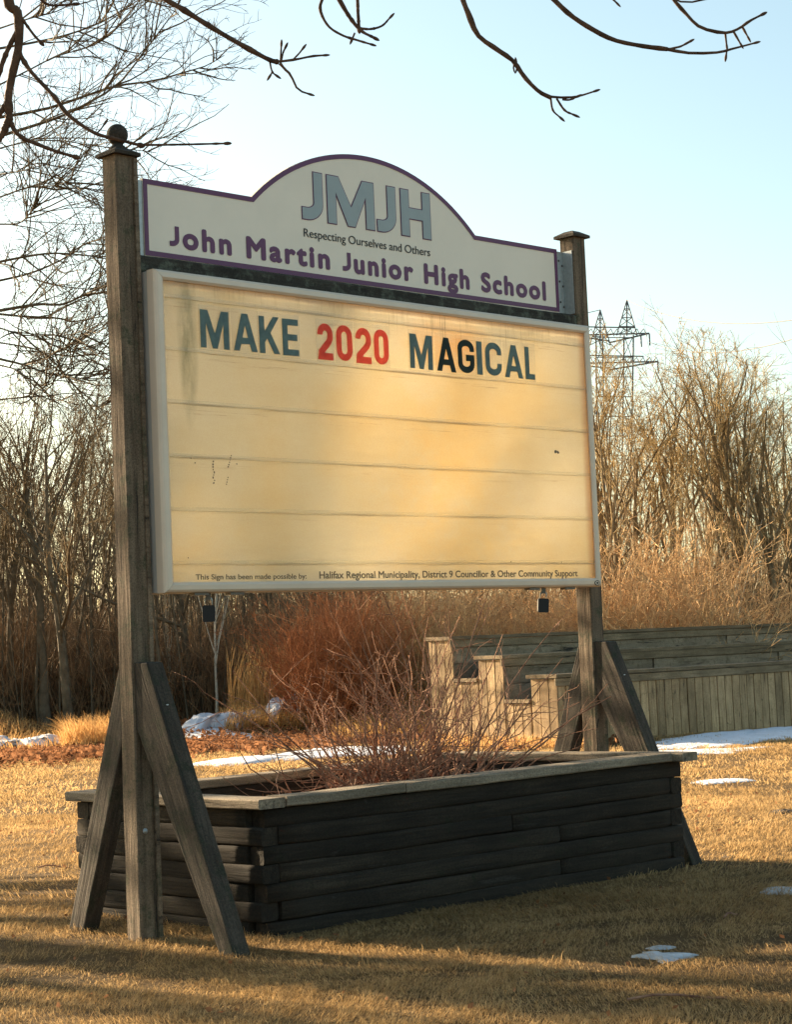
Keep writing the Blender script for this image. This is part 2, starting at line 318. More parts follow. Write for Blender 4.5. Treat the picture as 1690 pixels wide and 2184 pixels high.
# ---------------------------------------------------------------- timber pieces
def timber_mesh(name,Ln,wy,hz,mat,ch=.006,segs=6,wob=.002,rounded=False,seed=0):
    """long axis X from 0..Ln, centred in y,z"""
    r=random.Random(seed); a,b=wy/2,hz/2
    if rounded: # landscape timber: flat top and bottom, round sides
        prof=[(-a*.86,-b),(a*.86,-b),(a*.96,-b*.84),(a,-b*.55),(a,b*.55),(a*.96,b*.84),(a*.86,b),(-a*.86,b),(-a*.96,b*.84),(-a,b*.55),(-a,-b*.55),(-a*.96,-b*.84)]
    else: prof=[(-a+ch,-b),(a-ch,-b),(a,-b+ch),(a,b-ch),(a-ch,b),(-a+ch,b),(-a,b-ch),(-a,-b+ch)]
    k=len(prof); mb=MB(); 
    for i in range(segs+1):
        t=i/segs; dy=wob*math.sin(t*PI*2.3+seed)+r.uniform(-wob,wob)*.4; dz=wob*math.sin(t*PI*1.7+seed*2)+r.uniform(-wob,wob)*.4
        sc=1-(.05 if (rounded and i in(0,segs)) else 0)
        for p in prof: mb.v.append((t*Ln,p[0]*sc+dy+r.uniform(-1,1)*wob*.4,p[1]*sc+dz+r.uniform(-1,1)*wob*.4))
    for i in range(segs):
        for j in range(k): q=(j+1)%k; mb.f.append((i*k+j,(i+1)*k+j,(i+1)*k+q,i*k+q))
    mb.f.append(tuple(range(k))); mb.f.append(tuple(segs*k+j for j in range(k-1,-1,-1)))
    me=bpy.data.meshes.new(name); me.from_pydata(mb.v,[],mb.f); me.update(); me.materials.append(mat)
    if rounded: me.polygons.foreach_set('use_smooth',[len(p.vertices)==4 for p in me.polygons])
    return me
def frame_x(p0,p1,up=Vector((0,0,1))):
    x=(Vector(p1)-Vector(p0)).normalized(); z=(up-x*up.dot(x)).normalized(); y=z.cross(x)
    m=Matrix((x,y,z)).transposed().to_4x4(); m.translation=p0; return m
def timber(name,p0,p1,wy,hz,mat,parent=None,up=(0,0,1),pm=None,**kw):
    Ln=(Vector(p1)-Vector(p0)).length
    seed=kw.pop('seed',random.random()*9); o=link(name,timber_mesh(name,Ln,wy,hz,mat,seed=seed,**kw),parent)
    o.matrix_local=frame_x(Vector(p0),Vector(p1),Vector(up)); return o

# ---------------------------------------------------------------- glyph outlines
def stroke(pts,s):
    P=[Vector(p) for p in pts]; Lh=[];Rh=[]
    for i,p in enumerate(P):
        if i==0: d=(P[1]-p).normalized(); n=Vector((-d.y,d.x)); k=1
        elif i==len(P)-1: d=(p-P[i-1]).normalized(); n=Vector((-d.y,d.x)); k=1
        else:
            d1=(p-P[i-1]).normalized(); d2=(P[i+1]-p).normalized(); n1=Vector((-d1.y,d1.x)); n2=Vector((-d2.y,d2.x)); n=(n1+n2).normalized(); k=min(1/max(.3,n.dot(n1)),2.2)
        Lh.append(p+n*s/2*k); Rh.append(p-n*s/2*k)
    return [tuple(x) for x in Lh]+[tuple(x) for x in reversed(Rh)]
def arc(cx,cy,rx,ry,a0,a1,n=10): return [(cx+rx*math.cos(rad(a0+(a1-a0)*i/n)),cy+ry*math.sin(rad(a0+(a1-a0)*i/n))) for i in range(n+1)]
def glyph(ch,w,h,s):
    if ch=='M': return [[(0,0),(0,h),(s*1.35,h),(w/2,.40*h),(w-1.35*s,h),(w,h),(w,0),(w-s,0),(w-s,.66*h),(w/2+.42*s,0),(w/2-.42*s,0),(s,.66*h),(s,0)]]
    if ch=='A':
        k=(.5*w-.55*s)/h; i=s*1.05
        return [[(0,0),(.5*w-.55*s,h),(.5*w+.55*s,h),(w,0),(w-i,0),(w-i-k*.19*h,.19*h),(i+k*.19*h,.19*h),(i,0)],[(i+k*.36*h,.36*h),(w/2,min(.84*h,(w/2-i)/k)),(w-i-k*.36*h,.36*h)]]
    if ch=='K': return [[(0,0),(0,h),(s,h),(s,.60*h),(w-1.12*s,h),(w,h),(.56*w,.56*h),(w,0),(w-1.12*s,0),(.36*w+.1*s,.40*h),(s,.30*h),(s,0)]]
    if ch=='E': return [[(0,0),(0,h),(w,h),(w,h-s*.9),(s,h-s*.9),(s,.5*h+.45*s),(w*.92,.5*h+.45*s),(w*.92,.5*h-.45*s),(s,.5*h-.45*s),(s,s*.9),(w,s*.9),(w,0)]]
    if ch=='L': return [[(0,0),(0,h),(s,h),(s,s*.9),(w,s*.9),(w,0)]]
    if ch=='I': return [[(0,0),(0,h),(w,h),(w,0)]]
    if ch=='H': return [[(0,0),(0,h),(s,h),(s,.5*h+.48*s),(w-s,.5*h+.48*s),(w-s,h),(w,h),(w,0),(w-s,0),(w-s,.5*h-.48*s),(s,.5*h-.48*s),(s,0)]]
    r=w/2
    if ch=='0':
        o=arc(r,h-r,r,r,0,180)+arc(r,r,r,r,180,360); i=arc(r,h-r,r-s,r-s*.95,0,180)+arc(r,r,r-s,r-s*.95,180,360); return [o,i]
    q=r-s/2
    if ch=='C': return [stroke([(w-s/2,h*.63)]+arc(r,h-r*.8,q,r*.8-s/2,0,180)+arc(r,r*.8,q,r*.8-s/2,180,360)+[(w-s/2,h*.37)],s)]
    if ch=='G': return [stroke([(w-s/2,h*.65)]+arc(r,h-r*.8,q,r*.8-s/2,0,180)+arc(r,r*.8,q,r*.8-s/2,180,360)+[(w-s/2,h*.46),(r*.98,h*.46)],s*.98)]
    if ch=='2': return [stroke([(s/2,h*.68)]+arc(r,h-r,q,q,180,0)+[(w-s/2,h*.60),(w-s*.75,h*.50),(s*.62,h*.2),(s*.55,s*.46),(w,s*.46)],s)]
    if ch=='J': rr=w*.62; return [stroke([(w-s/2,h),(w-s/2,rr)]+arc(w-s/2-rr*.9+s*.0,rr,rr*.9,rr-s/2,-5,-85,8)+[(0,s*.5)],s)]
def curve_mesh(name,contours,depth,mat,offset=0.0):
    cu=bpy.data.curves.new(name,'CURVE'); cu.dimensions='2D'; cu.fill_mode='BOTH'; cu.extrude=depth; cu.offset=offset
    for ct in contours:
        sp=cu.splines.new('POLY'); sp.points.add(len(ct)-1); sp.use_cyclic_u=True
        for p,c in zip(sp.points,ct): p.co=(c[0],c[1],0,1)
    o=bpy.data.objects.new('tmp',cu); C.objects.link(o); dg=bpy.context.evaluated_depsgraph_get(); me=bpy.data.meshes.new_from_object(o.evaluated_get(dg))
    bpy.data.objects.remove(o); bpy.data.curves.remove(cu); me.materials.clear(); me.materials.append(mat); me.name=name; return me
def text_mesh(name,body,x0,x1,z0,cap,mat,bold=0.0,depth=.0006,spacing=1.0,ws=1.0):
    def mk(b):
        cu=bpy.data.curves.new(name,'FONT'); cu.body=b; cu.size=1; cu.extrude=.004; cu.offset=0; cu.space_character=spacing; cu.space_word=ws
        o=bpy.data.objects.new('tmp',cu); C.objects.link(o); dg=bpy.context.evaluated_depsgraph_get(); me=bpy.data.meshes.new_from_object(o.evaluated_get(dg)); bpy.data.objects.remove(o); bpy.data.curves.remove(cu)
        v=np.empty(len(me.vertices)*3,np.float32); me.vertices.foreach_get('co',v); return me,v.reshape(-1,3)
    _,vh=mk('H'); hh=vh[:,1].max()-vh[:,1].min(); h0=vh[:,1].min()
    me,v=mk(body); sx=(x1-x0)/(v[:,0].max()-v[:,0].min()); x_=v[:,0].min(); sz=cap/hh
    v[:,0]=(v[:,0]-x_)*sx; v[:,1]=(v[:,1]-h0)*sz; v[:,2]*=depth/.004
    v[:,2]=v[:,2]
    me.vertices.foreach_set('co',v.ravel()); me.update()
    if bold>0:
        import bmesh; bm=bmesh.new(); bd=bold*cap
        for i,(a,b_) in enumerate(((0,0),(1,0),(-1,0),(0,1),(0,-1),(.7,.7),(-.7,.7),(.7,-.7),(-.7,-.7))):
            m2=me.copy(); q=v.copy(); q[:,0]+=a*bd; q[:,1]+=b_*bd; q[:,2]=(q[:,2]>0)*depth*.9-i*.00006; m2.vertices.foreach_set('co',q.ravel()); bm.from_mesh(m2); bpy.data.meshes.remove(m2)
        bm.to_mesh(me); bm.free()
    me.materials.clear(); me.materials.append(mat); me.update(); me.name=name; return me
FLAT=(PI/2,0,0)

# ---------------------------------------------------------------- the school sign
sign=empty('school_sign',(0,0,0),label='large wooden school sign with purple edged header above a stained yellow message box',cat='sign')
W0=.089; PY0=.088; PYC=PY0+W0/2
LX=(-.174+-.085)/2; RX=2.584
def post(xc,label,strip):
    p=timber('post',(xc,PYC,-.15),(xc,PYC,2.972),W0,W0,M['post'],sign,up=(0,1,0),ch=.005,segs=14,wob=.0012,seed=xc+4); p['label']=label
    return p
pl=post(LX,'near left post with ball finial, sun patch on its side',1)
pr=post(RX,'far right post with flat pyramid cap',0)
def child(o,parent): # keep world placement
    bpy.context.view_layer.update(); o.parent=parent; o.matrix_parent_inverse=parent.matrix_world.inverted(); return o
# inner trim strips on the left post
mb=MB().box((LX+W0/2-.012,PY0-.010,-.1),(LX+W0/2+.006,PY0-.001,2.965)); mb.box((LX+W0/2+.002,PY0+.001,1.2),(LX+W0/2+.012,PY0+W0-.01,2.96)); child(mb.obj('trim_strip',M['post']),pl)
mb=MB().box((LX-W0/2-.004,PY0-.006,-.1),(LX-W0/2+.045,PY0-.001,2.30)); 
def cap(xc,parent,ball):
    a=W0/2+.018; z=2.972; mb=MB(); 
    mb.v=[(xc-a,PYC-a,z),(xc+a,PYC-a,z),(xc+a,PYC+a,z),(xc-a,PYC+a,z),(xc-a,PYC-a,z+.013),(xc+a,PYC-a,z+.013),(xc+a,PYC+a,z+.013),(xc-a,PYC+a,z+.013)]
    t=.026; q=z+.034; mb.v+=[(xc-t,PYC-t,q),(xc+t,PYC-t,q),(xc+t,PYC+t,q),(xc-t,PYC+t,q)]
    mb.f=[(3,2,1,0),(0,1,5,4),(1,2,6,5),(2,3,7,6),(3,0,4,7),(4,5,9,8),(5,6,10,9),(6,7,11,10),(7,4,8,11),(8,9,10,11)]
    child(mb.obj('cap',M['brace']),parent)
    if ball:
        pr_=[(.036,0),(.037,.008),(.030,.018),(.022,.024),(.020,.030)]+[(.0415*math.cos(rad(x)),.066+.0415*math.sin(rad(x))) for x in range(-58,90,12)]+[(.001,.1075)]
        child(MB().lathe(pr_,(xc,PYC,2.995),24).obj('ball_finial',M['brace'],smooth=True),parent)
cap(LX,pl,True); cap(RX,pr,False)
child(MB().lathe([(.001,0),(.011,0),(.011,.002),(.006,.007),(.001,.008)],(0,0,0),14).obj('bolt',M['galv'],loc=(LX-.012,PY0,.40),rot=(PI/2,0,0)),pl)
for xc in (LX,RX):
    wb=.076
    for s in (-1,1):
        y0=PY0 if s<0 else PY0+W0; yf=-.425 if s<0 else .545; ztop=1.032 if s<0 else 1.00
        d=(yf-y0); k=.135*s; t=.12*s
        # side outline: vertical cut against the post, square cut top
        poly=[(y0+.001*s,ztop-.30),(y0+.001*s,ztop),(y0+t*.98,ztop-.005),(yf+k*.55,-.12),(yf-k*.32,-.12)]
        poly=[(y0+.001*s,ztop-.25),(y0+.001*s,ztop),(y0+.078*s,ztop-.004),(yf+.048*s,-.10),(yf-.024*s,-.10)]
        if s>0: poly=[(y0+.001,ztop-.27),(y0+.001,ztop+.03),(y0+.02,ztop-.02),(yf+.055,-.10),(yf-.040,-.10)]
        mb=MB()
        mb.prism(poly,xc-wb/2,xc+wb/2,'x')
        o=mb.obj('brace',M['brace'],sign); bv=o.modifiers.new('b','BEVEL'); bv.width=.005; bv.segments=2
        # grain direction: re-express mesh in a frame along the brace
        fm=frame_x(Vector((xc,y0,ztop)),Vector((xc,yf,-.1))); o.data.transform(fm.inverted()); o.matrix_local=fm
        if s>0: continue
        b=MB().lathe([(.001,0),(.012,0),(.012,.004),(.001,.006)],(0,0,0),10).obj('bolt',M['galv'],loc=(xc,y0+s*.142,.86),rot=(PI/2*(1 if s<0 else -1),0,0)); child(b,o)
# mossy beam under the header
timber('cross_beam',(LX+W0/2+.003,.135,2.5615),(RX-W0/2-.003,.135,2.5615),.088,.065,M['beam'],sign,ch=.008,segs=16,wob=.002,seed=3)
# header panel
HY=.150
def header_outline(off=0.0):
    x0,x1,z0,z1=-.002+off,2.487-off,(2.608+off if off else 2.592),2.914-off; cx=1.236; R=.986-off; zc=3.182-.986
    dx=math.sqrt(R*R-(z1-zc)**2); a=math.atan2(z1-zc,dx); pts=[(x0,z0),(x0,z1)]
    n=40
    for i in range(n+1): t=PI-a+(2*a-PI)*i/n; pts.append((cx+R*math.cos(t),zc+R*math.sin(t)))
    pts+=[(x1,z1),(x1,z0)]; return pts
hp=link('header_panel',curve_mesh('header_panel',[header_outline(0)],.009,M['panel']),sign,(0,HY+.0095,0),FLAT)
link('border',curve_mesh('border',[header_outline(.0015),header_outline(.0215)],.0006,M['purple']),hp,(0,0,.0108))
def on_header(name,me,x,z,lift=.0108): return link(name,me,hp,(x,z,lift))
for ch,x0,x1,wd in (('J',.838,.957,.121),('M',.985,1.263,.278),('J',1.281,1.396,.115),('H',1.43,1.616,.186)):
    z0,h=2.858,.207; g=glyph(ch,x1-x0,h,.050)
    o=on_header('letter',curve_mesh('letter',g,.0005,M['purple'],.0036),x0,z0,.0106)
    link('letter_fill',curve_mesh('letter_fill',g,.0005,M['blue'],-.0004),hp,(x0,z0,.0122))
for wd,x0,x1 in (('ohn',.194,.436),('Martin',.526,.981),('unior',1.134,1.487),('High',1.567,1.852),('School',1.943,2.386)):
    on_header('lettering',text_mesh('lettering',wd,x0,x1,2.66,.081,M['purple'],bold=.07,spacing=1.22),x0,2.66)
for x0 in (.123,1.062): on_header('lettering',curve_mesh('lettering',glyph('J',.048,.081,.0205),.0005,M['purple']),x0,2.66)
on_header('motto_lettering',text_mesh('motto_lettering','Respecting Ourselves and Others',.842,1.606,2.782,.035,M['black'],bold=0,ws=.9),.842,2.782)
for xs,s in ((2.4885,1),(-.0845,-1)):
    mb=MB(); x1=xs+.052 if s>0 else xs+.0835
    mb.box((xs,HY+.004,2.60),(x1-.0005,HY+.010,2.905))
    if s>0: mb.box((x1-.006,PY0+.01,2.60),(x1-.001,HY+.0035,2.905))
    br=mb.obj('bracket',M['galv'],sign)
    for i,z in enumerate((2.66,2.76,2.86)):
        b=MB().lathe([(.001,0),(.0055,0),(.0055,.002),(.003,.004),(.001,.004)],(0,0,0),8).obj('bolt',M['steel'],br,loc=(xs+.014,HY+.004,z),rot=(PI/2,0,0))
        b=MB().lathe([(.001,0),(.0055,0),(.0055,.002),(.001,.004)],(0,0,0),8).obj('bolt',M['steel'],br,loc=(xs+.037,HY+.004,z-.022),rot=(PI/2,0,0))
# message box
BX0,BX1,BZ0,BZ1=-.0711,2.5283,1.2865,2.5265; BD=.20
mb=MB(); e=.003
mb.box((BX0+e,.03,BZ0+e),(BX0+e+.004,BD,BZ1-e)); mb.box((BX1-e-.004,.03,BZ0+e),(BX1-e,BD,BZ1-e))
mb.box((BX0+e+.0045,.03,BZ0+e),(BX1-e-.0045,BD,BZ0+e+.004)); mb.box((BX0+e+.0045,.03,BZ1-e-.004),(BX1-e-.0045,BD,BZ1-e))
bx=mb.obj('light_box',M['casing'],sign)
def rail_piece(kind):
    fw=.040; prof=[(0.0,.055),(0.0,.016),(.004,.006),(.012,0.0),(.030,-.001),(fw,.006),(fw,.018),(fw-.004,.018)]
    mb=MB(); g=.0008
    def P(along_end,inset,y):
        if kind=='left': return (BX0+inset,y,BZ0+inset+g if along_end==0 else BZ1-inset-g)
        if kind=='right': return (BX1-inset,y,BZ0+inset+g if along_end==0 else BZ1-inset-g)
        if kind=='bottom': return (BX0+inset+g if along_end==0 else BX1-inset-g,y,BZ0+inset)
        return (BX0+inset+g if along_end==0 else BX1-inset-g,y,BZ1-inset)
    k=len(prof)
    for e_ in (0,1):
        for a,y in prof: mb.v.append(P(e_,a,y))
    for i in range(k-1): mb.f.append((i,i+1,k+i+1,k+i))
    mb.f.append(tuple(range(k))); mb.f.append(tuple(range(k,2*k)))
    o=mb.obj('frame_rail',M['alu'],bx); me=o.data
    import bmesh; bm=bmesh.new(); bm.from_mesh(me); bmesh.ops.recalc_face_normals(bm,faces=bm.faces); bm.to_mesh(me); bm.free(); return o
for k in ('left','right','bottom','top'): rail_piece(k)
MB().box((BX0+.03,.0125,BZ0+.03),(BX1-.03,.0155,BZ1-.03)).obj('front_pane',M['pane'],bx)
MB().box((BX0+.012,BD-.012,BZ0+.012),(BX1-.012,BD-.008,BZ1-.012)).obj('rear_pane',M['rearpane'],bx)
mb=MB()
for z in (1.402,1.607,1.813,2.020,2.224,2.428):
    MB().box((-.029,.0085,z-.006),(2.486,.0105,z+.008)).obj('letter_track',M['clear'],bx)
    MB().box((-.029,.0075,z-.0070),(2.486,.0105,z-.0058)).obj('track_lip',M['lip'],bx)
# print along the foot of the pane
link('printed_line',text_mesh('printed_line','This Sign has been made possible by:',.083,.656,1.337,.0195,M['greyprint'],bold=.02),bx,(.083,.0118,1.337),FLAT)
link('printed_line',text_mesh('printed_line','Halifax Regional Municipality, District 9 Councillor & Other Community Support',.728,2.36,1.337,.028,M['greyprint'],bold=.03),bx,(.728,.0118,1.337),FLAT)
# maker's oval on the frame: dark ring round a pale oval with a small mark
em=MB(); em.prism([(2.485+.019*math.cos(t*PI/12),1.304+.0125*math.sin(t*PI/12)) for t in range(24)],-.0022,-.0008); em=em.obj('oval_badge',M['ledge'],bx)
link('badge_centre',curve_mesh('badge_centre',[[(2.485+.0145*math.cos(t*PI/12),1.304+.0085*math.sin(t*PI/12)) for t in range(24)],[(2.485+.009*math.cos(t*PI/8)+.001,1.304+.0052*math.sin(t*PI/8)) for t in range(16)]],.0004,M['alu']),bx,(0,-.0027,0),FLAT)
# dirt marks on the pane
rr=random.Random(5); mb=MB()
def speck(x,z,r,sx=1,sz=1):
    mb.prism([(x+r*sx*rr.uniform(.6,1.2)*math.cos(t*PI/4),z+r*sz*rr.uniform(.6,1.2)*math.sin(t*PI/4)) for t in range(8)],.0114,.0122)
for i in range(9): speck(.190+rr.uniform(-.004,.004),1.795-i*.0105,.0045*rr.uniform(.4,1))
for i in range(6): speck(.283-i*.0035,1.822-i*.009,.0042*rr.uniform(.6,1))
for i in range(4): speck(.262-i*.003,1.735-i*.009,.003)
for x,z in ((.08,1.805),(.10,1.787),(.31,1.79),(.05,1.42),(1.9,1.405),(2.25,1.402)): speck(x,z,.003)
speck(2.246,1.913,.010); speck(2.262,1.911,.008)
mb.obj('grime_marks',M['greyprint'],bx)
# rusty bits under the box
for x in (.075,.255,2.02,2.27): MB().box((x,.012,BZ0-.010),(x+.07,.045,BZ0-.001)).obj('latch_plate',M['steel'],bx)

# letter tiles, each a loose clear tile hung in the top track
def tile(ch,x0,x1,mat,label,h=.150,z=2.240,s=.029):
    z+=random.uniform(-.0015,.001); t=empty('letter_tile',(x0,.0075,z),label=label,cat='sign letter',group='letter tiles hung in the top track')
    t.rotation_euler[1]=rad(random.uniform(-.7,.7))
    link('printed_letter',curve_mesh('printed_letter',glyph(ch,x1-x0,h,s),.0004,mat),t,(0,-.0016,0),FLAT)
    MB().box((-.008,-.0006,-.010),(x1-x0+.008,.0006,h+.018)).obj('clear_tile',M['clear'],t)
g_,k_,r_=M['lgreen'],M['ldark'],M['lred']
for a in (('M',.144,.290,g_,'faded green letter M that begins the word MAKE'),('A',.312,.436,g_,'faded green letter A second in the word MAKE'),('K',.448,.556,g_,'faded green letter K third in the word MAKE'),('E',.572,.659,g_,'faded green letter E that ends the word MAKE'),
 ('2',.765,.850,r_,'red figure 2 that begins the year 2020'),('0',.871,.962,r_,'red figure 0 just right of the first red 2'),('2',.981,1.070,r_,'red figure 2 in third place of the year 2020'),('0',1.088,1.174,r_,'red figure 0 that ends the year 2020'),
 ('M',1.302,1.443,g_,'green letter M that begins the word MAGICAL'),('A',1.469,1.590,k_,'near black letter A before the G of MAGICAL'),('G',1.605,1.712,k_,'near black letter G in the word MAGICAL'),('I',1.727,1.763,g_,'narrow green letter I in the word MAGICAL'),('C',1.785,1.892,g_,'green letter C in the word MAGICAL'),('A',1.912,2.036,g_,'green letter A after the C of MAGICAL'),('L',2.052,2.118,g_,'green letter L that ends the word MAGICAL')): tile(*a)
# padlocks
def padlock(x,label,tilt):
    o=empty('padlock',(x,.045,1.208),rz=rad(-38),label=label,cat='padlock',group='padlocks hanging under the message box'); o.rotation_euler[1]=tilt
    poly=[(-.021,-.034),(.021,-.034),(.025,-.028),(.025,.024),(.020,.030),(-.020,.030),(-.025,.024),(-.025,-.028)]
    MB().prism(poly,-.011,.011).obj('lock_body',M['lock'],o)
    pts=[(-.014,0,.028),(-.014,0,.048)]+[(-.014*math.cos(t*PI/6),0,.048+.014*math.sin(t*PI/6)) for t in range(1,6)]+[(.014,0,.048),(.014,0,.028)]
    MB().tube(pts,.0035,8).obj('shackle',M['galv'],o,smooth=True)
    MB().box((-.010,-.006,.052),(.010,.006,.078)).obj('hasp',M['steel'],o)
padlock(.168,'black padlock under the left end of the message box',0.0); padlock(2.144,'black padlock under the right end of the message box',.07)

# ---------------------------------------------------------------- planter
QA,QB,QC,QD=[Vector(v) for v in ((.125,-.255,0),(2.52,-.47,0),(2.42,.85,0),(.125,.975,0))]
def lift(x): return .018*(x-.1)/2.4
planter=empty('timber_planter',(0,0,0),label='long dark planter box of stacked landscape timbers with grey top boards',cat='planter')
def inset(d):
    c=(QA+QB+QC+QD)/4; out=[]
    for P,n1,n2 in ((QA,QD,QB),(QB,QA,QC),(QC,QB,QD),(QD,QC,QA)):
        out.append(P+((n1-P).normalized()+(n2-P).normalized())*d)
    return out
TH=.0705; TW=.088
tA,tB,tC,tD=inset(.072)
z0=-.032
for row in range(7):
    z=z0+TH*(row+.5)
    corners=[tA,tB,tC,tD]
    for k in range(4):
        p,q=corners[k],corners[(k+1)%4]; d=(q-p).normalized(); a=TW/2-.001
        thru=(row+k)%2==0; rec=.016 if k==0 else 0
        e=a if thru else -a-.004
        jx=random.uniform(-.012,0); p_=p-d*(e+jx-rec if thru else e); q_=q+d*(e+random.uniform(-.012,.004) if thru else e)
        p_=p_+Vector((random.uniform(-.004,.004),random.uniform(-.004,.004),z+lift(p_.x))); q_=q_+Vector((random.uniform(-.004,.004),random.uniform(-.004,.004),z+lift(q_.x)))
        segs=[(0,1)]
        if k in (0,2) and row in (1,3,4): c=random.choice((.33,.55,.68)); segs=[(0,c-.0012),(c+.0012,1)]
        for s0,s1 in segs: timber('timber',p_.lerp(q_,s0),p_.lerp(q_,s1),TW,TH+.0006,M['timber'],planter,rounded=True,segs=14,wob=.0030)
# top boards
ZR=.4636; RT=.038
def rail(P,Q,w,inward,z,label=None,cut0=0,cut1=0):
    d=(Q-P).normalized(); n=Vector((-d.y,d.x,0))
    a=P+n*w/2-d*cut0*-1; b=Q+n*w/2-d*cut1
    o=timber('top_board',a+Vector((0,0,z+RT/2+lift(a.x))),b+Vector((0,0,z+RT/2+lift(b.x))),w,RT,M['rail'],planter,ch=.005,segs=12,wob=.0015)
    if label: o['label']=label
fd=(QB-QA).normalized(); m1=QA.lerp(QB,.17)
rail(QA,QA.lerp(QB,.30),.135,1,ZR,None,.137,.001); rail(QA.lerp(QB,.30),QB,.135,1,ZR+.001,None,.002,.128)
rail(QB-(QC-QB).normalized()*.03,QC,.125,1,ZR-.001)
rail(QC,QD,.135,1,ZR,None,.128,.137)
rail(QD,QA,.135,1,ZR,'near end top board, bleached grey')
# soil
mb=MB(); sA,sB,sC,sD=inset(.118); n=24; zs=.365
for j in range(n+1):
    for i in range(n+1):
        p=sA.lerp(sB,i/n).lerp(sD.lerp(sC,i/n),j/n); mb.v.append((p.x,p.y,zs+random.uniform(-.012,.02)+.03*math.sin(i*.5)*math.sin(j*.6)))
for j in range(n):
    for i in range(n): a=j*(n+1)+i; mb.f.append((a,a+1,a+n+2,a+n+1))
mb.obj('planter_soil',M['soil'],None,kind='stuff')

# ---------------------------------------------------------------- twig generators
def grow(starts,rng,levels,seglen=None):
    """starts: list of (p,dir,len,rad,curve); levels: list of dicts(n,len,ang,rad,up,K). returns per level arrays"""
    out=[]; cur=starts
    for li,lv in enumerate(levels+[None]):
        K=6 if li==0 else (5 if li<len(levels) else 4)
        P=[];R=[];nxt=[]
        for (p,d,ln,r,up,wob) in cur:
            pts=[np.array(p)]; dd=np.array(d,float); dd/=np.linalg.norm(dd)+1e-9; st=ln/(K-1)
            for k in range(K-1):
                dd=dd+rng.normal(0,wob,3)+np.array([0,0,up]); dd/=np.linalg.norm(dd)+1e-9; pts.append(pts[-1]+dd*st)
            pts=np.array(pts); P.append(pts); rt=max(r*.35,.0012) if li<len(levels) else r*.5; R.append(np.linspace(r,rt,K))
            if lv:
                nn=max(1,int(lv['n']*rng.uniform(.7,1.3)))
                for c in range(nn):
                    t=rng.uniform(lv.get('t0',.25),1.0)**.9; f=t*(K-1); i=min(int(f),K-2); q=pts[i]+(pts[i+1]-pts[i])*(f-i)
                    ax=pts[i+1]-pts[i]; ax/=np.linalg.norm(ax)+1e-9
                    v=rng.normal(0,1,3); v-=ax*v.dot(ax); v/=np.linalg.norm(v)+1e-9; an=rad(lv['ang']*rng.uniform(.6,1.3))
                    nd=ax*math.cos(an)+v*math.sin(an); rr_=(r*(1-t)+rt*t)*lv['rad']
                    nxt.append((q,nd,ln*lv['len']*rng.uniform(.6,1.25)*(1.15-.5*t),max(rr_,lv.get('rmin',.0015)),lv['up'],lv.get('wob',.12)))
        out.append((np.array(P),np.array(R))); cur=nxt
    return out
def join(levels,sides):
    V=[];Fs=[];n=0
    for (P,R),s in zip(levels,sides):
        if len(P)==0: continue
        v,f=tubes(P,R,s); V.append(v); Fs.append(f+n); n+=len(v)
    return np.vstack(V),np.vstack(Fs)

# bush in the planter
def planter_bush():
    rng=np.random.default_rng(21); st=[]
    cx,cy=1.42,.30
    for i in range(200):
        a=rng.uniform(0,2*PI); r=abs(rng.normal(0,.16)); x=cx+math.cos(a)*r*1.75+rng.normal(0,.05); y=cy+math.sin(a)*r*.8
        # screen-wise spread follows the sign direction and towards the back
        lean=rng.normal(0,.95); ly=rng.normal(.05,.45)
        d=(lean+(x-cx)*1.1,ly-lean*.15,1.0)
        ln=rng.uniform(.25,.85); st.append(((x,y,.35),d,ln,rng.uniform(.0026,.0054),.02-.02*abs(lean),.25))
    for sp in ((1.25,.35,.12,.10,1.02),(1.5,.3,.32,-.2,1.02),(1.62,.3,.62,-.15,.98),(1.35,.35,.5,-.1,1.1),(1.6,.25,.9,-.3,1.05),(1.15,.3,-.75,.3,.8),(1.2,.3,-1.2,.6,.85),(1.75,.3,.9,-.5,.85),(1.8,.2,1.3,-.7,.8),(1.55,.3,.05,-.05,1.1),(1.45,.2,-.25,.1,1.0),(1.9,.3,1.2,-.7,.75)):
        st.append(((sp[0],sp[1],.35),(sp[2],sp[3],1.0),sp[4],.0055,-.005,.12))
    lv=grow(st,rng,[dict(n=3.2,len=.42,ang=38,rad=.62,up=.04,wob=.20,t0=.2,rmin=.0014),dict(n=1.4,len=.40,ang=45,rad=.7,up=.03,wob=.22,rmin=.0011)])
    b=empty('planter_bush',(1.42,.30,.36),label='leafless arching bush of reddish stems growing in the timber planter',cat='bush')
    v,f=join(lv[:1],[5]); o=link('stems',mesh_np('stems',v-np.array([1.42,.30,.36]),f,M['bush'],True),b)
    v,f=join(lv[1:],[4,3]); o=link('twigs',mesh_np('twigs',v-np.array([1.42,.30,.36]),f,M['bush'],True),b)
planter_bush()

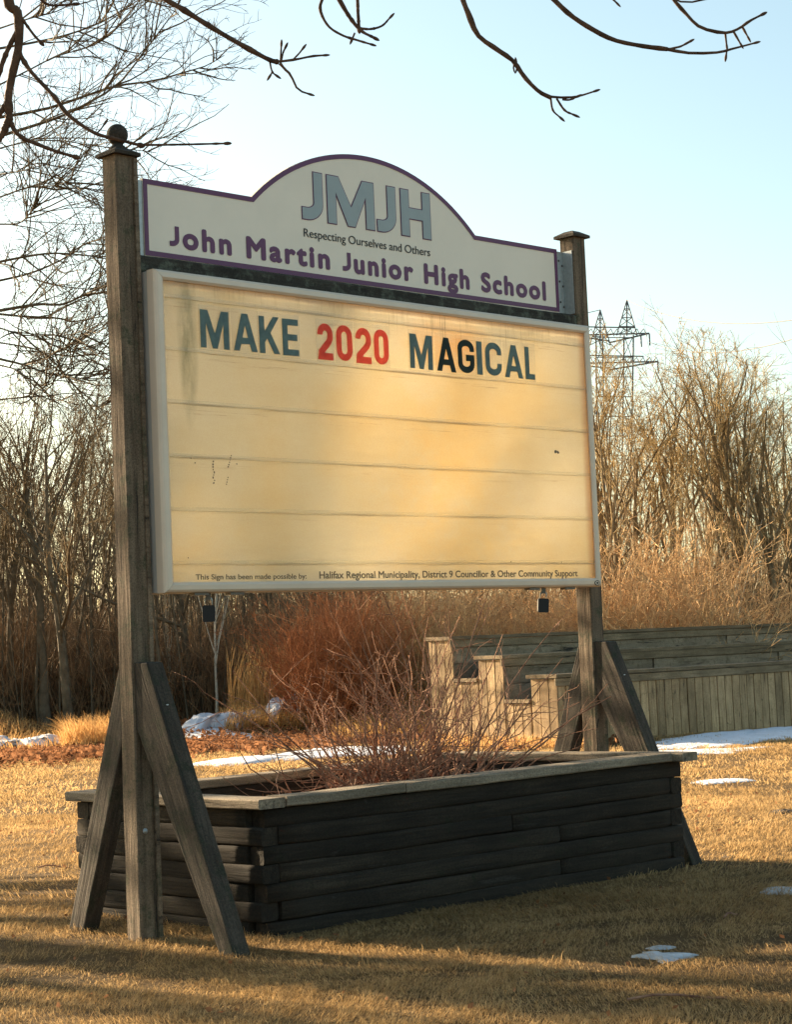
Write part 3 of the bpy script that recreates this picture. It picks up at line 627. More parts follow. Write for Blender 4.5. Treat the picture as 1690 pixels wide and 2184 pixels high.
# ---------------------------------------------------------------- trees
def make_tree(seed,H=5.0,r=.055,fork=3,dens=1.0,spread=22,clear=.22):
    rng=np.random.default_rng(seed); st=[]
    # trunk
    K=10; pts=[np.zeros(3)]; d=np.array([rng.normal(0,.04),rng.normal(0,.04),1.])
    for k in range(K-1):
        d=d+rng.normal(0,.07,3)*[1,1,.2]+np.array([0,0,.06]); d/=np.linalg.norm(d); pts.append(pts[-1]+d*H*.8/(K-1))
    pts=np.array(pts); R=np.linspace(r,r*.22,K); R[0]*=1.3
    tv,tf=tubes(pts[None],R[None],8)
    starts=[]
    nb=int(17*dens)
    for i in range(nb):
        t=clear+(1-clear)*(i+rng.uniform(0,1))/nb; f=min(t,.999)*(K-1); k=int(f); q=pts[k]+(pts[k+1]-pts[k])*(f-k); ax=pts[k+1]-pts[k]; ax/=np.linalg.norm(ax)
        v=rng.normal(0,1,3); v-=ax*v.dot(ax); v/=np.linalg.norm(v); an=rad(spread*rng.uniform(.7,1.9)*(1.25-.5*t))
        starts.append((q,ax*math.cos(an)+v*math.sin(an),H*(.58-.34*t)*rng.uniform(.7,1.2),r*(1-.72*t)*rng.uniform(.35,.62),.07,.09))
    lv=grow(starts,rng,[dict(n=8*dens,len=.44,ang=34,rad=.55,up=.06,rmin=.004),dict(n=6.5*dens,len=.45,ang=38,rad=.6,up=.05,rmin=.0032),dict(n=2.6*dens,len=.5,ang=40,rad=.8,up=.04,rmin=.0026)])
    lvv,lf=join(lv[:1],[5]); n=len(tv); TV=np.vstack([tv,lvv]); TF=np.vstack([tf,lf+n])
    cv,cf=join(lv[1:],[4,3,3])
    return TV,TF,cv,cf
TREES={}
for i,(sd_,kw) in enumerate(((3,dict(spread=24)),(8,dict(spread=30,clear=.3)),(15,dict(spread=18,clear=.12)),(22,dict(spread=26,clear=.35,r=.045)),(31,dict(spread=16,clear=.2,r=.035,dens=.9)),(41,dict(spread=17,clear=.40,r=.075,dens=.84)),(57,dict(spread=15,clear=.34,r=.06,dens=.84)))):
    TREES[i]=make_tree(sd_,**kw)
MT={}
def tree(var,u,dep,scale,rz,bk,tw,label,group,name='bare_tree',cat='tree',lean=0):
    if (var,bk) not in MT:
        TV,TF,cv,cf=TREES[var]; MT[(var,bk)]=(mesh_np('trunk',TV,TF,M[bk],True),mesh_np('crown',cv,cf,M[tw]))
    a,b=MT[(var,bk)]; p=GPX(u,dep); p.z=float(gz(p.x,p.y))-.05
    o=empty(name,p,rz,label=label,cat=cat,group=group); k_=(1.0 if u<1350 else .82) if u>1200 else .96; o.scale=(scale[0],scale[0],scale[1]*k_); o.rotation_euler[0]=lean
    link('trunk',a,o); link('crown',b,o)
G1='bare trees along the left edge of the wood'; G2='bare trees behind the terraced benches'; G3='bare trees further back in the wood'
for u,d,s,v,lb in ((84,26.5,(1.05,1.02),5,'bare olive tree with dark straight trunk nearest the left post on its left side'),(136,26,(1.25,1.02),1,'thickest forked bare tree between photo edge and left post'),(236,28,(1.0,1.0),3,'bare tree half hidden by the left post'),(10,27,(1.1,1.0),6,'bare tree at the left edge of the picture'),(-60,26.5,(1.0,1.0),0,None),(185,30,(1.1,1.12),4,'slender bare sapling between the thick forked tree and the left post'),(421,27,(1.2,1.0),1,'dark trunked bare tree seen below the left end of the message box')):
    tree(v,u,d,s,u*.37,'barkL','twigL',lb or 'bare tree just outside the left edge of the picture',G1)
for u,d,s,v,lb in ((1588,27,(1.35,1.22),5,'bare tree with thick dark trunk left of the forked trunk behind the benches'),(1627,26.5,(1.3,1.15),6,'forked dark trunk tree behind the end of the rear bench wall'),(1660,28,(1.1,1.12),3,'thin dark trunk tree at the right edge of the picture'),(1489,29,(1.2,1.28),5,'bare tan tree rising above the orange thicket'),(1394,28,(1.1,1.12),6,'bare tan tree right of the lattice pylon'),(1325,27,(1.15,1.08),3,'dense bare tree in front of the lattice pylon'),(1290,29,(1.2,1.1),5,'bare tree beside the right edge of the message box'),(1440,27.5,(1.1,1.2),5,'slender bare tree between pylon and tallest tan tree'),(1545,30,(1.3,1.38),6,'tallest bare tree in the right hand wood'),(1700,29,(1.2,1.2),6,'bare tree cut by the right edge of the picture')):
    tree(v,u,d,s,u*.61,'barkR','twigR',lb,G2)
for u,d,s,v,lb in ((1542,26.8,(.85,1.0),4,'pale barked birch standing before the darker trees on the right'),(446,26.3,(.6,.8),4,'crooked pale birch below the left padlock'),(345,27.5,(.5,.8),2,'thin pale birch stem close to the right of the left post'),(1470,26.6,(.55,.8),4,'thin pale stem in the orange thicket')):
    tree(v,u,d,s,u*.2,'birch','twigR',lb,'pale barked saplings')
rng=np.random.default_rng(5)
for i in range(46):
    u=-700+i*70+rng.uniform(-25,25); d=rng.uniform(31,44); left=u<800
    if u>700 and i%2: continue
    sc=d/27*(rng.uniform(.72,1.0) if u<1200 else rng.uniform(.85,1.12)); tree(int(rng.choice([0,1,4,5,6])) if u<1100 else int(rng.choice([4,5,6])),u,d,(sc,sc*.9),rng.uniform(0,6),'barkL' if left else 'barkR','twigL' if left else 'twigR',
        'grey brown bare tree deep in the left wood' if left else 'tan bare tree deep in the right wood',G3+(' on the left' if left else ' on the right'))

# undergrowth
def twig_field(rng,n,umin,umax,dmin,dmax,hmin,hmax,rad0,lean=.25,wob=.16,zb=0,sub=2.0,hfun=None,up=.0):
    u=rng.uniform(umin,umax,n); d=rng.uniform(dmin,dmax,n); lat=(u-845)/F*d
    x=CX+.7071*(lat+d); y=CY+.7071*(d-lat); z=gz(x,y)+zb; h=rng.uniform(hmin,hmax,n)
    if hfun is not None: h=h*hfun(u)
    K=4; P=np.zeros((n,K,3)); P[:,0]=np.stack([x,y,z],1); D=np.stack([rng.normal(0,lean,n),rng.normal(0,lean,n),np.ones(n)],1)
    for k in range(1,K):
        D=D+rng.normal(0,wob,(n,3))*[1,1,.3]; D/=np.linalg.norm(D,axis=1,keepdims=True); P[:,k]=P[:,k-1]+D*(h/(K-1))[:,None]
    R=rad0*rng.uniform(.5,1.4,n)[:,None]*np.linspace(1,.4,K)[None]
    V1,F1=tubes(P,R,3)
    m=int(n*sub); idx=rng.integers(0,n,m); t=rng.uniform(.15,.98,m)*(K-1); k=t.astype(int); fr=(t-k)[:,None]
    q=P[idx,k]*(1-fr)+P[idx,k+1]*fr; ln=h[idx]*rng.uniform(.12,.38,m); dd=rng.normal(0,1,(m,3)); dd[:,2]=np.abs(dd[:,2])*.8+.25+up; dd/=np.linalg.norm(dd,axis=1,keepdims=True)
    Q=np.stack([q,q+dd*ln[:,None]*.5,q+(dd+rng.normal(0,.2,(m,3)))*ln[:,None]],1); R2=(rad0*.6*rng.uniform(.5,1.2,m))[:,None]*np.linspace(1,.5,3)[None]
    V2,F2=tubes(Q,R2,3); return np.vstack([V1,V2]),np.vstack([F1,F2+len(V1)])
rng=np.random.default_rng(11)
hf=lambda u: 1+.15*np.sin(u*.03)+.1*np.sin(u*.011)
V,Fc=twig_field(rng,9500,-350,800,26.5,33,.8,1.85,.007,.26,.2,sub=2.4,hfun=hf)
link('undergrowth',mesh_np('undergrowth',V,Fc,M['brush']),None,kind='stuff')
V,Fc=twig_field(rng,7000,700,2050,28,36,1.0,1.9,.007,.26,.2,sub=2.4,hfun=hf)
link('undergrowth',mesh_np('undergrowth',V,Fc,M['brush']),None,kind='stuff')
V,Fc=twig_field(rng,8000,-900,2600,38,48,1.6,2.9,.011,.12,.10,sub=2.2)
link('far_wood',mesh_np('far_wood',V,Fc,M['brush']),None,kind='stuff')
def poles(rng,n,u0,u1,d0,d1,h0,h1,r0,r1,mat):
    V,Fc=twig_field(rng,n,u0,u1,d0,d1,h0,h1,1.0,.05,.05,sub=1.6)
    return V,Fc
for (u0,u1,n_,mt,h0,h1) in ((-350,800,760,'barkL',2.0,5.0),(1230,2100,330,'barkR',2.2,4.9)):
    P=[];K=7; u=rng.uniform(u0,u1,n_); d=rng.uniform(26.2,36,n_); lat=(u-845)/F*d; x=CX+.7071*(lat+d); y=CY+.7071*(d-lat); P=np.zeros((n_,K,3)); P[:,0]=np.stack([x,y,gz(x,y)-.05],1); D=np.stack([rng.normal(0,.07,n_),rng.normal(0,.07,n_),np.ones(n_)],1); h=rng.uniform(h0,h1,n_)
    for k in range(1,K): D=D+rng.normal(0,.06,(n_,3))*[1,1,.2]; D/=np.linalg.norm(D,axis=1,keepdims=True); P[:,k]=P[:,k-1]+D*(h/(K-1))[:,None]
    Rr=rng.choice([.007,.011,.016,.026],n_,p=[.4,.3,.2,.1])[:,None]*np.linspace(1,.35,K)[None]
    V1,F1=tubes(P,Rr,5); st=[]
    for i in range(n_):
        for c in range(7):
            t=rng.uniform(.25,.98)*(K-1); k=int(t); q=P[i,k]+(P[i,k+1]-P[i,k])*(t-k); a=rng.uniform(0,2*PI); st.append((q,(math.cos(a),math.sin(a),rng.uniform(.7,1.6)),h[i]*rng.uniform(.1,.28),.0045,.05,.14))
    lv=grow(st,rng,[dict(n=2.2,len=.5,ang=38,rad=.75,up=.04,wob=.18,rmin=.003)]); V2,F2=join(lv,[3,3])
    link('sapling_stand',mesh_np('sapling_stand',np.vstack([V1,V2]),np.vstack([F1,F2+len(V1)]),M[mt]),None,kind='stuff')
# thicket shrubs
def shrub_mesh(seed,n,H,R0,rad0,fan,mat,name):
    rng=np.random.default_rng(seed); st=[]
    for i in range(n):
        a=rng.uniform(0,2*PI); r=abs(rng.normal(0,.5))*R0; le=rng.normal(0,fan); le2=rng.normal(0,fan)
        st.append(((math.cos(a)*r,math.sin(a)*r,0),(le+math.cos(a)*r*.4,le2+math.sin(a)*r*.4,1),H*rng.uniform(.4,1.1),rad0*rng.uniform(.6,1.3),-.01,.17))
    lv=grow(st,rng,[dict(n=8,len=.30,ang=42,rad=.6,up=.04,wob=.26,rmin=rad0*.42,t0=.15),dict(n=3.4,len=.45,ang=45,rad=.8,up=.03,wob=.28,rmin=rad0*.38)])
    v,f=join(lv[:1],[4]); v2,f2=join(lv[1:],[3,3]); return mesh_np('stems',v,f,M[mat]),mesh_np('twigs',v2,f2,M[mat])
SH=[shrub_mesh(40+i,56,2.0,.6,.010,.30,'orange','thicket') for i in range(3)]
lbs={}
def shrub(ms,u,dep,s,rz,label,group,name='thicket_shrub',cat='shrub'):
    p=GPX(u,dep); p.z=float(gz(p.x,p.y)); o=empty(name,p,rz,label=label,cat=cat,group=group); o.scale=(s,s,s*1.0); link('stems',ms[0],o); link('twigs',ms[1],o)
rng=np.random.default_rng(9); k=0
for row,(d0,smin,smax) in enumerate(((24.3,.72,.95),(25.6,.9,1.12))):
    for u in range(800,1700,78):
        uu=u+rng.uniform(-20,20)+row*35; s=rng.uniform(smin,smax)*(1.22 if 1260<uu<1500 else .88)*(.8 if uu>1560 else 1)
        shrub(SH[k%3],uu,d0+rng.uniform(-.3,.4),s,rng.uniform(0,6),'orange tan leafless shrub in the thicket behind the benches','shrubs of the orange thicket'); k+=1
RB=shrub_mesh(77,190,1.75,.36,.0075,.13,'redbush','red')
shrub(RB,705,23.2,.95,.5,'dense red brown leafless bush left of the bench ends','red brown bushes','red_bush','bush')
shrub(RB,768,24.0,.86,2.5,'second red brown bush standing just right of the densest one','red brown bushes','red_bush','bush')
shrub(RB,650,24.2,.80,4.1,'red brown bush above the grey snow bank','red brown bushes','red_bush','bush')

# ---------------------------------------------------------------- big tree left of the frame, limbs reaching in
def px_line(pts,d0,d1): 
    n=len(pts); return [PX(u,v,d0+(d1-d0)*i/(n-1)) for i,(u,v) in enumerate(pts)]
def big_tree():
    rng=np.random.default_rng(33); base=Vector((-2.05,11.3,0)); o=empty('spreading_tree',base,label='large bare tree left of the picture whose fine limbs sweep in behind the left post',cat='tree')
    B=np.array(base); tp=np.array([[0,0,-.1],[.03,0,1.5],[0,.05,3],[.05,0,4.5],[.1,.1,6.2],[.1,.2,8.5]])+B
    V,Fc=tubes(tp[None],np.array([[.30,.26,.24,.20,.12,.03]]),12); Vs=[V];Fs=[Fc];n=len(V)
    limbs=[[(0,103),(84,88),(150,72),(220,45),(295,0),(340,-30)],[(0,250),(98,232),(180,205),(250,183),(330,172),(400,152),(440,140),(478,118)],[(0,290),(90,262),(147,240),(245,185),(300,120),(345,60),(375,20)],
     [(0,316),(60,302),(130,300),(200,311),(290,320),(333,326)],[(0,372),(60,361),(140,335)],[(0,558),(66,545),(120,540),(186,545),(234,553),(280,548)],[(0,662),(80,649),(133,649),(186,625),(234,603),(270,580)],
     [(0,598),(66,582),(133,553),(173,524),(232,502),(260,490)],[(0,478),(40,476),(66,452),(106,407),(144,367)],[(0,670),(53,675),(120,678),(154,686),(200,678),(237,673),(280,670)],[(0,562),(27,569),(80,598),(133,611),(208,619),(234,631)],
     [(0,766),(53,779),(106,798),(173,807),(242,806)],[(0,779),(40,792),(85,832),(160,862),(242,862)],[(0,852),(53,846),(85,830),(120,811),(160,785)],[(0,700),(53,715),(120,715),(180,712)],[(0,731),(66,742),(106,755),(146,745),(208,747)],[(0,180),(60,150),(120,120),(190,100),(240,70),(260,30)],[(0,60),(60,40),(130,20),(180,-20)],[(0,420),(60,400),(120,395),(175,375)]]
    starts=[]; LP=[];LR=[]
    for i,pl_ in enumerate(limbs):
        d=13.0+rng.uniform(-.7,1.0); pts=px_line(pl_,d+.3,d-.3); p0=np.array(pts[0]); hz=min(max(p0[2]-1.6+rng.uniform(-.5,.3),1.8),6.5)
        root=np.array([B[0]+.05,B[1],hz]); mid=root+(p0-root)*.55+np.array([0,0,.35])
        q_=[np.array(q) for q in pts]; dr=(q_[0]-q_[1]); dr/=np.linalg.norm(dr); cc_=q_[0]+dr*2.2; tt=np.linspace(0,1,9)[:-1,None]; P=np.vstack([(1-tt)**2*root+2*tt*(1-tt)*cc_+tt**2*q_[0],smooth_poly(q_,14)]); r0=.06 if i in (1,2,5,6) else .045
        kf=8/.9; re=.0115 if i in (1,2,6) else (.009 if i in (0,5,7,9,11) else .006); R=np.interp(np.arange(22),[0,kf*.9,21],[r0*.7,re,.0024]); LP.append(P); LR.append(R)
        for c in range(19):
            t=rng.uniform(9,21); k=int(t); q=P[k]+(P[min(k+1,21)]-P[k])*(t-k); ax=P[min(k+1,21)]-P[k-1]; ax/=np.linalg.norm(ax)
            v=rng.normal(0,1,3); v[2]+=.35; v-=ax*v.dot(ax); v/=np.linalg.norm(v); an=rad(rng.uniform(25,55))
            starts.append((q,ax*math.cos(an)+v*math.sin(an),rng.uniform(.25,.85),rng.uniform(.0038,.0072),.03,.14))
    V,Fc=tubes(np.array(LP),np.array(LR),7); Vs.append(V);Fs.append(Fc+n)
    V=np.vstack(Vs)-B; link('trunk',mesh_np('trunk',V,np.vstack(Fs),M['bigbark'],True),o)
    # upper crown out of view, for its shade and for other viewpoints
    for c in range(26):
        z=rng.uniform(3.5,8.2); a=rng.uniform(0,2*PI); starts.append(((B[0]+.1,B[1]+.1,z),(math.cos(a),math.sin(a),.7),rng.uniform(1.5,3.0),.03,.05,.1))
    lv=grow(starts,rng,[dict(n=5,len=.48,ang=38,rad=.65,up=.05,wob=.2,rmin=.0024,t0=.15),dict(n=3.0,len=.5,ang=40,rad=.75,up=.04,wob=.2,rmin=.0021)])
    v,f=join(lv,[4,3,3]); link('crown',mesh_np('crown',v-B,f,M['bigbark']),o)
big_tree()
# second trunk, further back up-sun: its shade crosses the near lawn
def side_tree(x,y,s,lb,w_=2.1):
    TV,TF,cv,cf=TREES[1]; o=empty('bare_tree',(x,y,0),1.0,label=lb,cat='tree'); o.scale=(s*w_,s*w_,s); link('trunk',MT[(1,'barkL')][0],o); link('crown',MT[(1,'barkL')][1],o)
side_tree(-3.75,20.5,2.6,'tall bare tree standing off to the left that shades the near lawn')
side_tree(-2.62,13.8,1.7,'smaller bare tree off to the left beside the spreading one',.9)

# ---------------------------------------------------------------- overhanging tree close by
def near_tree():
    rng=np.random.default_rng(2); D=4.6; base=np.array(LD(-2.6,2.6,0)); base[2]=0
    o=empty('overhanging_tree',Vector(base),label='red brown bare tree beside the viewer with knobbly branch tips hanging into the sky',cat='tree')
    LP=[];LR=[]
    def br(pts,r0,r1,d0=D,d1=None,n=26):
        P=smooth_poly([np.array(q) for q in px_line(pts,d0,d1 or d0)],n); R=np.linspace(r0,r1,n)*(1+.08*rng.normal(0,1,n).clip(-1,1)+.28*(rng.uniform(0,1,n)<.14)); LP.append((P,R)); return P
    def bud(P,r): # swollen tip
        d=P[-1]-P[-2]; d/=np.linalg.norm(d); q=np.array([P[-1]+d*t for t in (-.004,0,.006,.012,.016)]); LP.append((q,np.array([r,r*1.6,r*1.9,r*1.4,r*.3])))
    b=.0022
    N1=br([(20,-140),(17,0),(37,29),(39,98),(25,162),(17,211),(20,255)],.0125,.0085); br([(20,250),(5,285),(-25,330)],.0085,.006)
    for pts,r0,r1 in (([(20,255),(30,278),(49,295),(85,310),(123,324),(157,334)],.0055,.0035),([(37,105),(50,130),(69,157),(115,206),(145,245),(200,283),(245,296),(295,309)],.0055,.0038),([(295,309),(340,309),(400,308),(480,306)],.003,.0024),
      ([(36,25),(55,52),(72,75),(84,88)],.004,.0028),([(50,-20),(80,-5),(108,11),(157,9)],.004,.0025),([(39,60),(10,120),(-20,210)],.006,.006),([(205,285),(215,275),(222,265)],.002,.0018),([(17,211),(0,240),(-30,260)],.007,.006)):
        P=br(pts,r0,r1); bud(P,r1)
    P=br([(330,-60),(345,-10),(393,22),(472,71),(565,123),(595,133)],.0075,.0052)
    for pts,r0,r1 in (([(590,132),(630,127),(665,120),(690,118)],.003,b),([(598,131),(599,115),(600,98)],.0022,b),([(600,128),(604,112),(608,103)],b,b),([(625,127),(637,115),(645,105)],.0022,b),([(575,128),(578,145),(582,155),(588,160)],.0024,b),([(597,135),(608,148),(620,160),(635,190),(658,200)],.0036,b),([(378,12),(385,-2),(395,-10)],b,b),([(582,152),(577,160)],b,b)):
        P=br(pts,r0,r1,n=8); bud(P,r1*.8)
    for pts,r0,r1 in (([(700,-60),(690,-10),(683,20),(700,55),(730,75),(760,85),(790,94)],.0042,b),([(690,-50),(718,-10),(745,35),(770,65),(797,80)],.0068,.003),([(755,-50),(762,-10),(764,30),(766,58)],.0045,.0036),([(765,60),(790,62),(815,55),(832,38)],.0034,b),([(757,70),(752,82)],.0022,b)):
        P=br(pts,r0,r1); bud(P,r1*.8)
    br([(970,-60),(988,0),(1000,30),(1020,75),(1060,105),(1095,130),(1120,165),(1150,195),(1175,208)],.0068,.005,n=22)
    for pts,r0,r1 in (([(1172,206),(1205,208),(1235,205),(1268,195)],.0034,b),([(1175,208),(1180,235),(1195,250)],.0026,b),([(1188,210),(1205,235),(1225,245)],.0026,b),([(1200,212),(1215,213),(1230,207)],.0026,b),([(1098,132),(1096,145),(1100,156),(1103,146),(1102,136)],b,b)):
        P=br(pts,r0,r1,n=9); bud(P,r1*.8)
    br([(1120,-60),(1175,-8),(1215,30),(1260,60),(1310,85),(1370,98),(1425,105)],.0068,.005,n=20)
    for pts,r0,r1 in (([(1420,104),(1470,113),(1530,112),(1560,105),(1610,92)],.0044,b),([(1425,105),(1445,101),(1455,98),(1470,90)],.0028,b),([(1552,104),(1550,118)],b,b)):
        P=br(pts,r0,r1,n=9); bud(P,r1*.8)
    P=br([(1400,-60),(1435,-5),(1465,30),(1495,58),(1545,70),(1575,62),(1600,45),(1625,32)],.0050,.0026,n=18); bud(P,b)
    for pts in ([(1548,70),(1551,95)],[(1565,66),(1580,92)],[(1585,58),(1596,78)],[(1435,-5),(1460,5),(1500,0),(1560,-20)],[(1290,-20),(1315,5)]): P=br(pts,.0026,b,n=5); bud(P,b*.7)
    # limb above the frame and trunk, out of view
    top=[np.array(PX(u,v,D)) for u,v in ((-620,900),(-560,300),(-380,-60),(-100,-240),(200,-260),(700,-230),(1200,-220),(1700,-260))]
    root=[np.array([base[0],base[1],-.1]),np.array([base[0],base[1],1.2])]
    P=smooth_poly(root+top[1:],40); LP.append((P,np.concatenate([np.linspace(.13,.05,12),np.linspace(.05,.014,28)])))
    for u,v in ((20,-140),(330,-60),(700,-60),(690,-50),(755,-50),(970,-60),(1120,-60),(1400,-60)):
        br([(u-110,-250),(u-50,-160),(u,v)],.011,.0072,n=8)
    Vs=[];Fs=[];n=0
    for P,R in LP:
        V,Fc=tubes(P[None],R[None],8); Vs.append(V);Fs.append(Fc+n);n+=len(V)
    link('branches',mesh_np('branches',np.vstack(Vs)-base,np.vstack(Fs),M['near'],True),o)
near_tree()

# ---------------------------------------------------------------- terraced benches
Fp=LD(1.50,19.2,0); bench=empty('terraced_bench',Fp,rad(-5),label='weathered timber terraced bench stand with three stepped walls behind the sign',cat='bench')
bench.location.z=float(gz(Fp.x,Fp.y))
bmesh_cache={}
def bmesh_box(key,sx,sy,sz,mat):
    if key not in bmesh_cache:
        me=timber_mesh('board',sx,sy,sz,mat,ch=.003,segs=3,wob=.001,seed=len(bmesh_cache)); bmesh_cache[key]=me
    return bmesh_cache[key]
def vboard(x,y,z0,h,w,axis,mat='bench',name='board'):
    """vertical board, grain up; axis 'x' faces -y, axis 'y' faces -x"""
    me=bmesh_box((round(h,3),round(w,3),mat),h,.018,w,M[mat]); o=link(name,me,bench)
    X=Vector((0,0,1)); Z=Vector((1,0,0)) if axis=='x' else Vector((0,1,0)); Y=Z.cross(X)
    mm=Matrix((X,Y,Z)).transposed().to_4x4(); mm.translation=(x,y,z0); o.matrix_local=mm
tiers=((0,.70,8.6),(.76,.905,8.6),(1.52,1.115,5.75))
for i,(y,z,Lx) in enumerate(tiers):
    MB().box((.03,y+.03,-.1),(Lx-.03,y+.35,z-.045)).obj('wall_core',M['benchpanel'],bench)
    for k,(ya,yb) in enumerate(((y-.025,y+.11),(y+.114,y+.25),(y+.254,y+.405))):
        timber('cap_plank',(-.03,(ya+yb)/2,z-.019),(Lx,(ya+yb)/2,z-.019),yb-ya,.036,M['benchcap'],bench,segs=10,ch=.004,wob=.0015)
    timber('fascia',(-.03,y-.004,z-.078),(Lx,y-.004,z-.078),.02,.075,M['benchcap'],bench,segs=8,ch=.003,wob=.001)
    n=int(Lx/.118); z_lo=(-.05,.44,.66)[i]
    if i==0:
        for j in range(min(n,72)): vboard(.06+j*.118+random.uniform(-.002,.002),y+.012+random.uniform(-.003,.003),-.06,z-.06+random.uniform(0,.0),.108,'x')
    else:
        hh=(z-.118-z_lo); nb=2
        for r_i in range(nb):
            zc=z_lo+hh*(r_i+.5)/nb
            for x0,x1 in ((0.0,1.9+.3*r_i),(1.91+.3*r_i,4.3),(4.31,min(Lx,6.7)),(6.71,Lx)):
                if x1>x0: timber('panel_plank',(x0+.02,y+.012,zc),(x1,y+.012,zc),.02,hh/nb-.006,M['benchpanel'],bench,segs=3,ch=.003,wob=.001)
    for j in range(3): vboard(.005+random.uniform(-.003,.003),y+.055+j*.125,-.06,z+.015,.117,'y')
for y,z in ((.38,.44),(1.14,.66)):
    for k in range(3): timber('seat_plank',(-.02,y+.066+k*.125,z),(8.5 if y<1 else 5.7,y+.066+k*.125,z),.119,.036,M['benchcap'],bench,segs=8,ch=.004)
    for j in range(3): vboard(.012,y+.066+j*.125,-.06,z+.035,.117,'y')
    MB().box((.04,y+.02,-.1),(8.4 if y<1 else 5.6,y+.36,z-.03)).obj('seat_core',M['benchpanel'],bench)

# ---------------------------------------------------------------- pylons
def pylon():
    D=150.0; o=empty('lattice_pylon',GPX(1315,D),label='steel lattice pylon with two peaks above the right hand trees',cat='pylon')
    base=np.array(o.location); segs=[]
    def Q(u,v,dd=0): return np.array(PX(u,v,D+dd))-base
    def bar(a,b,r=.09): segs.append((a,b,r))
    dz=1.3
    for dd in (-dz,dz):
        for px,py in ((1338,640),(1281,661)):
            w_=22; y2=py+75
            bar(Q(px,py),Q(px-w_,y2,dd)); bar(Q(px,py),Q(px+w_,y2,dd)); bar(Q(px,py),Q(px,y2,dd),.12)
            for k in range(1,4):
                t=k/4; a=Q(px-w_*t,py+75*t,dd); b=Q(px+w_*t,py+75*t,dd); bar(a,b,.06); t2=(k+1)/4; bar(a,Q(px+w_*t2,py+75*t2,dd),.05); bar(b,Q(px-w_*t2,py+75*t2,dd),.05)
        for y1,y2,uL,uR,tip in ((707,722,1215,1386,4),(768,780,1200,1404,3)):
            bar(Q(uL,y1+8,dd*.3),Q(uR,y1+tip,dd*.1),.1); bar(Q(uL,y1+8,dd*.3),Q(1300,y2+5,dd)); bar(Q(uR,y1+tip,dd*.1),Q(1300,y2+9,dd),.1); bar(Q(1250,y1-10,dd),Q(uR-30,y1-8,dd),.08)
            for u in range(uL+10,uR-8,14): bar(Q(u,y1+5,dd),Q(u+9,y1-6,dd),.05); bar(Q(u+9,y1-6,dd),Q(u+16,y1+10,dd),.05)
        # legs
        for (u0,u1) in ((1332,1322),(1352,1342),(1286,1296),(1272,1276)):
            bar(Q(u0,715,dd),Q(u1,1350,dd*1.5),.13)
        for k in range(14):
            y=720+k*42
            bar(Q(1334,y,dd),Q(1348,y+42,dd),.06); bar(Q(1350,y,dd),Q(1330,y+42,dd),.06); bar(Q(1275,y,dd),Q(1290,y+42,dd),.06); bar(Q(1288,y,dd),Q(1277,y+42,dd),.06)
            bar(Q(1290,y,dd),Q(1332,y+42,dd),.05); bar(Q(1332,y,dd),Q(1290,y+42,dd),.05); bar(Q(1275,y,dd),Q(1350,y,dd),.06)
    for u,v in ((1338,646),(1338,700),(1352,715),(1272,720),(1332,780),(1290,780)): bar(Q(u,v,-dz),Q(u,v,dz),.07)
    P=np.array([[a,b] for a,b,_ in segs]); R=np.array([[r,r] for *_,r in segs])
    V,Fc=tubes(P,R*.62,4); link('lattice',mesh_np('lattice',V,Fc,M['pylon']),o)
    ins=[]
    for u,v in ((1386,712),(1404,772),(1368,715)): a=Q(u,v); ins.append((a,a+np.array([0,0,-.9]),.06))
    V,Fc=tubes(np.array([[a,b] for a,b,_ in ins]),np.array([[r,r] for *_,r in ins]),6); link('insulators',mesh_np('insulators',V,Fc,M['wire']),o)
    for (u,v),(u2,v2),lb in (((1338,640),(1760,672),'topmost thin wire running right from the pylon peak'),((1386,730),(1760,700),'thin wire running right below the topmost one')):
        a=np.array(PX(u,v,D)); b=np.array(PX(u2,v2,95)); t=np.linspace(0,1,14)[:,None]; P=a*(1-t)+b*t; P[:,2]-=(4*t*(1-t)*1.0)[:,0]
        V,Fc=tubes(P[None],np.full((1,14),.026),4); q=link('power_line',mesh_np('power_line',V-a,Fc,M['wire']),None,Vector(a)); tag(q,lb,'cable','overhead wires')
    a=np.array(PX(1281,661,D)); b=np.array(PX(-120,985,110)); t=np.linspace(0,1,14)[:,None]; P=a*(1-t)+b*t
    V,Fc=tubes(P[None],np.full((1,14),.026),4); tag(link('power_line',mesh_np('power_line',V-a,Fc,M['wire']),None,Vector(a)),'thin wire low in the sky behind the left hand tree limbs','cable','overhead wires')
pylon()

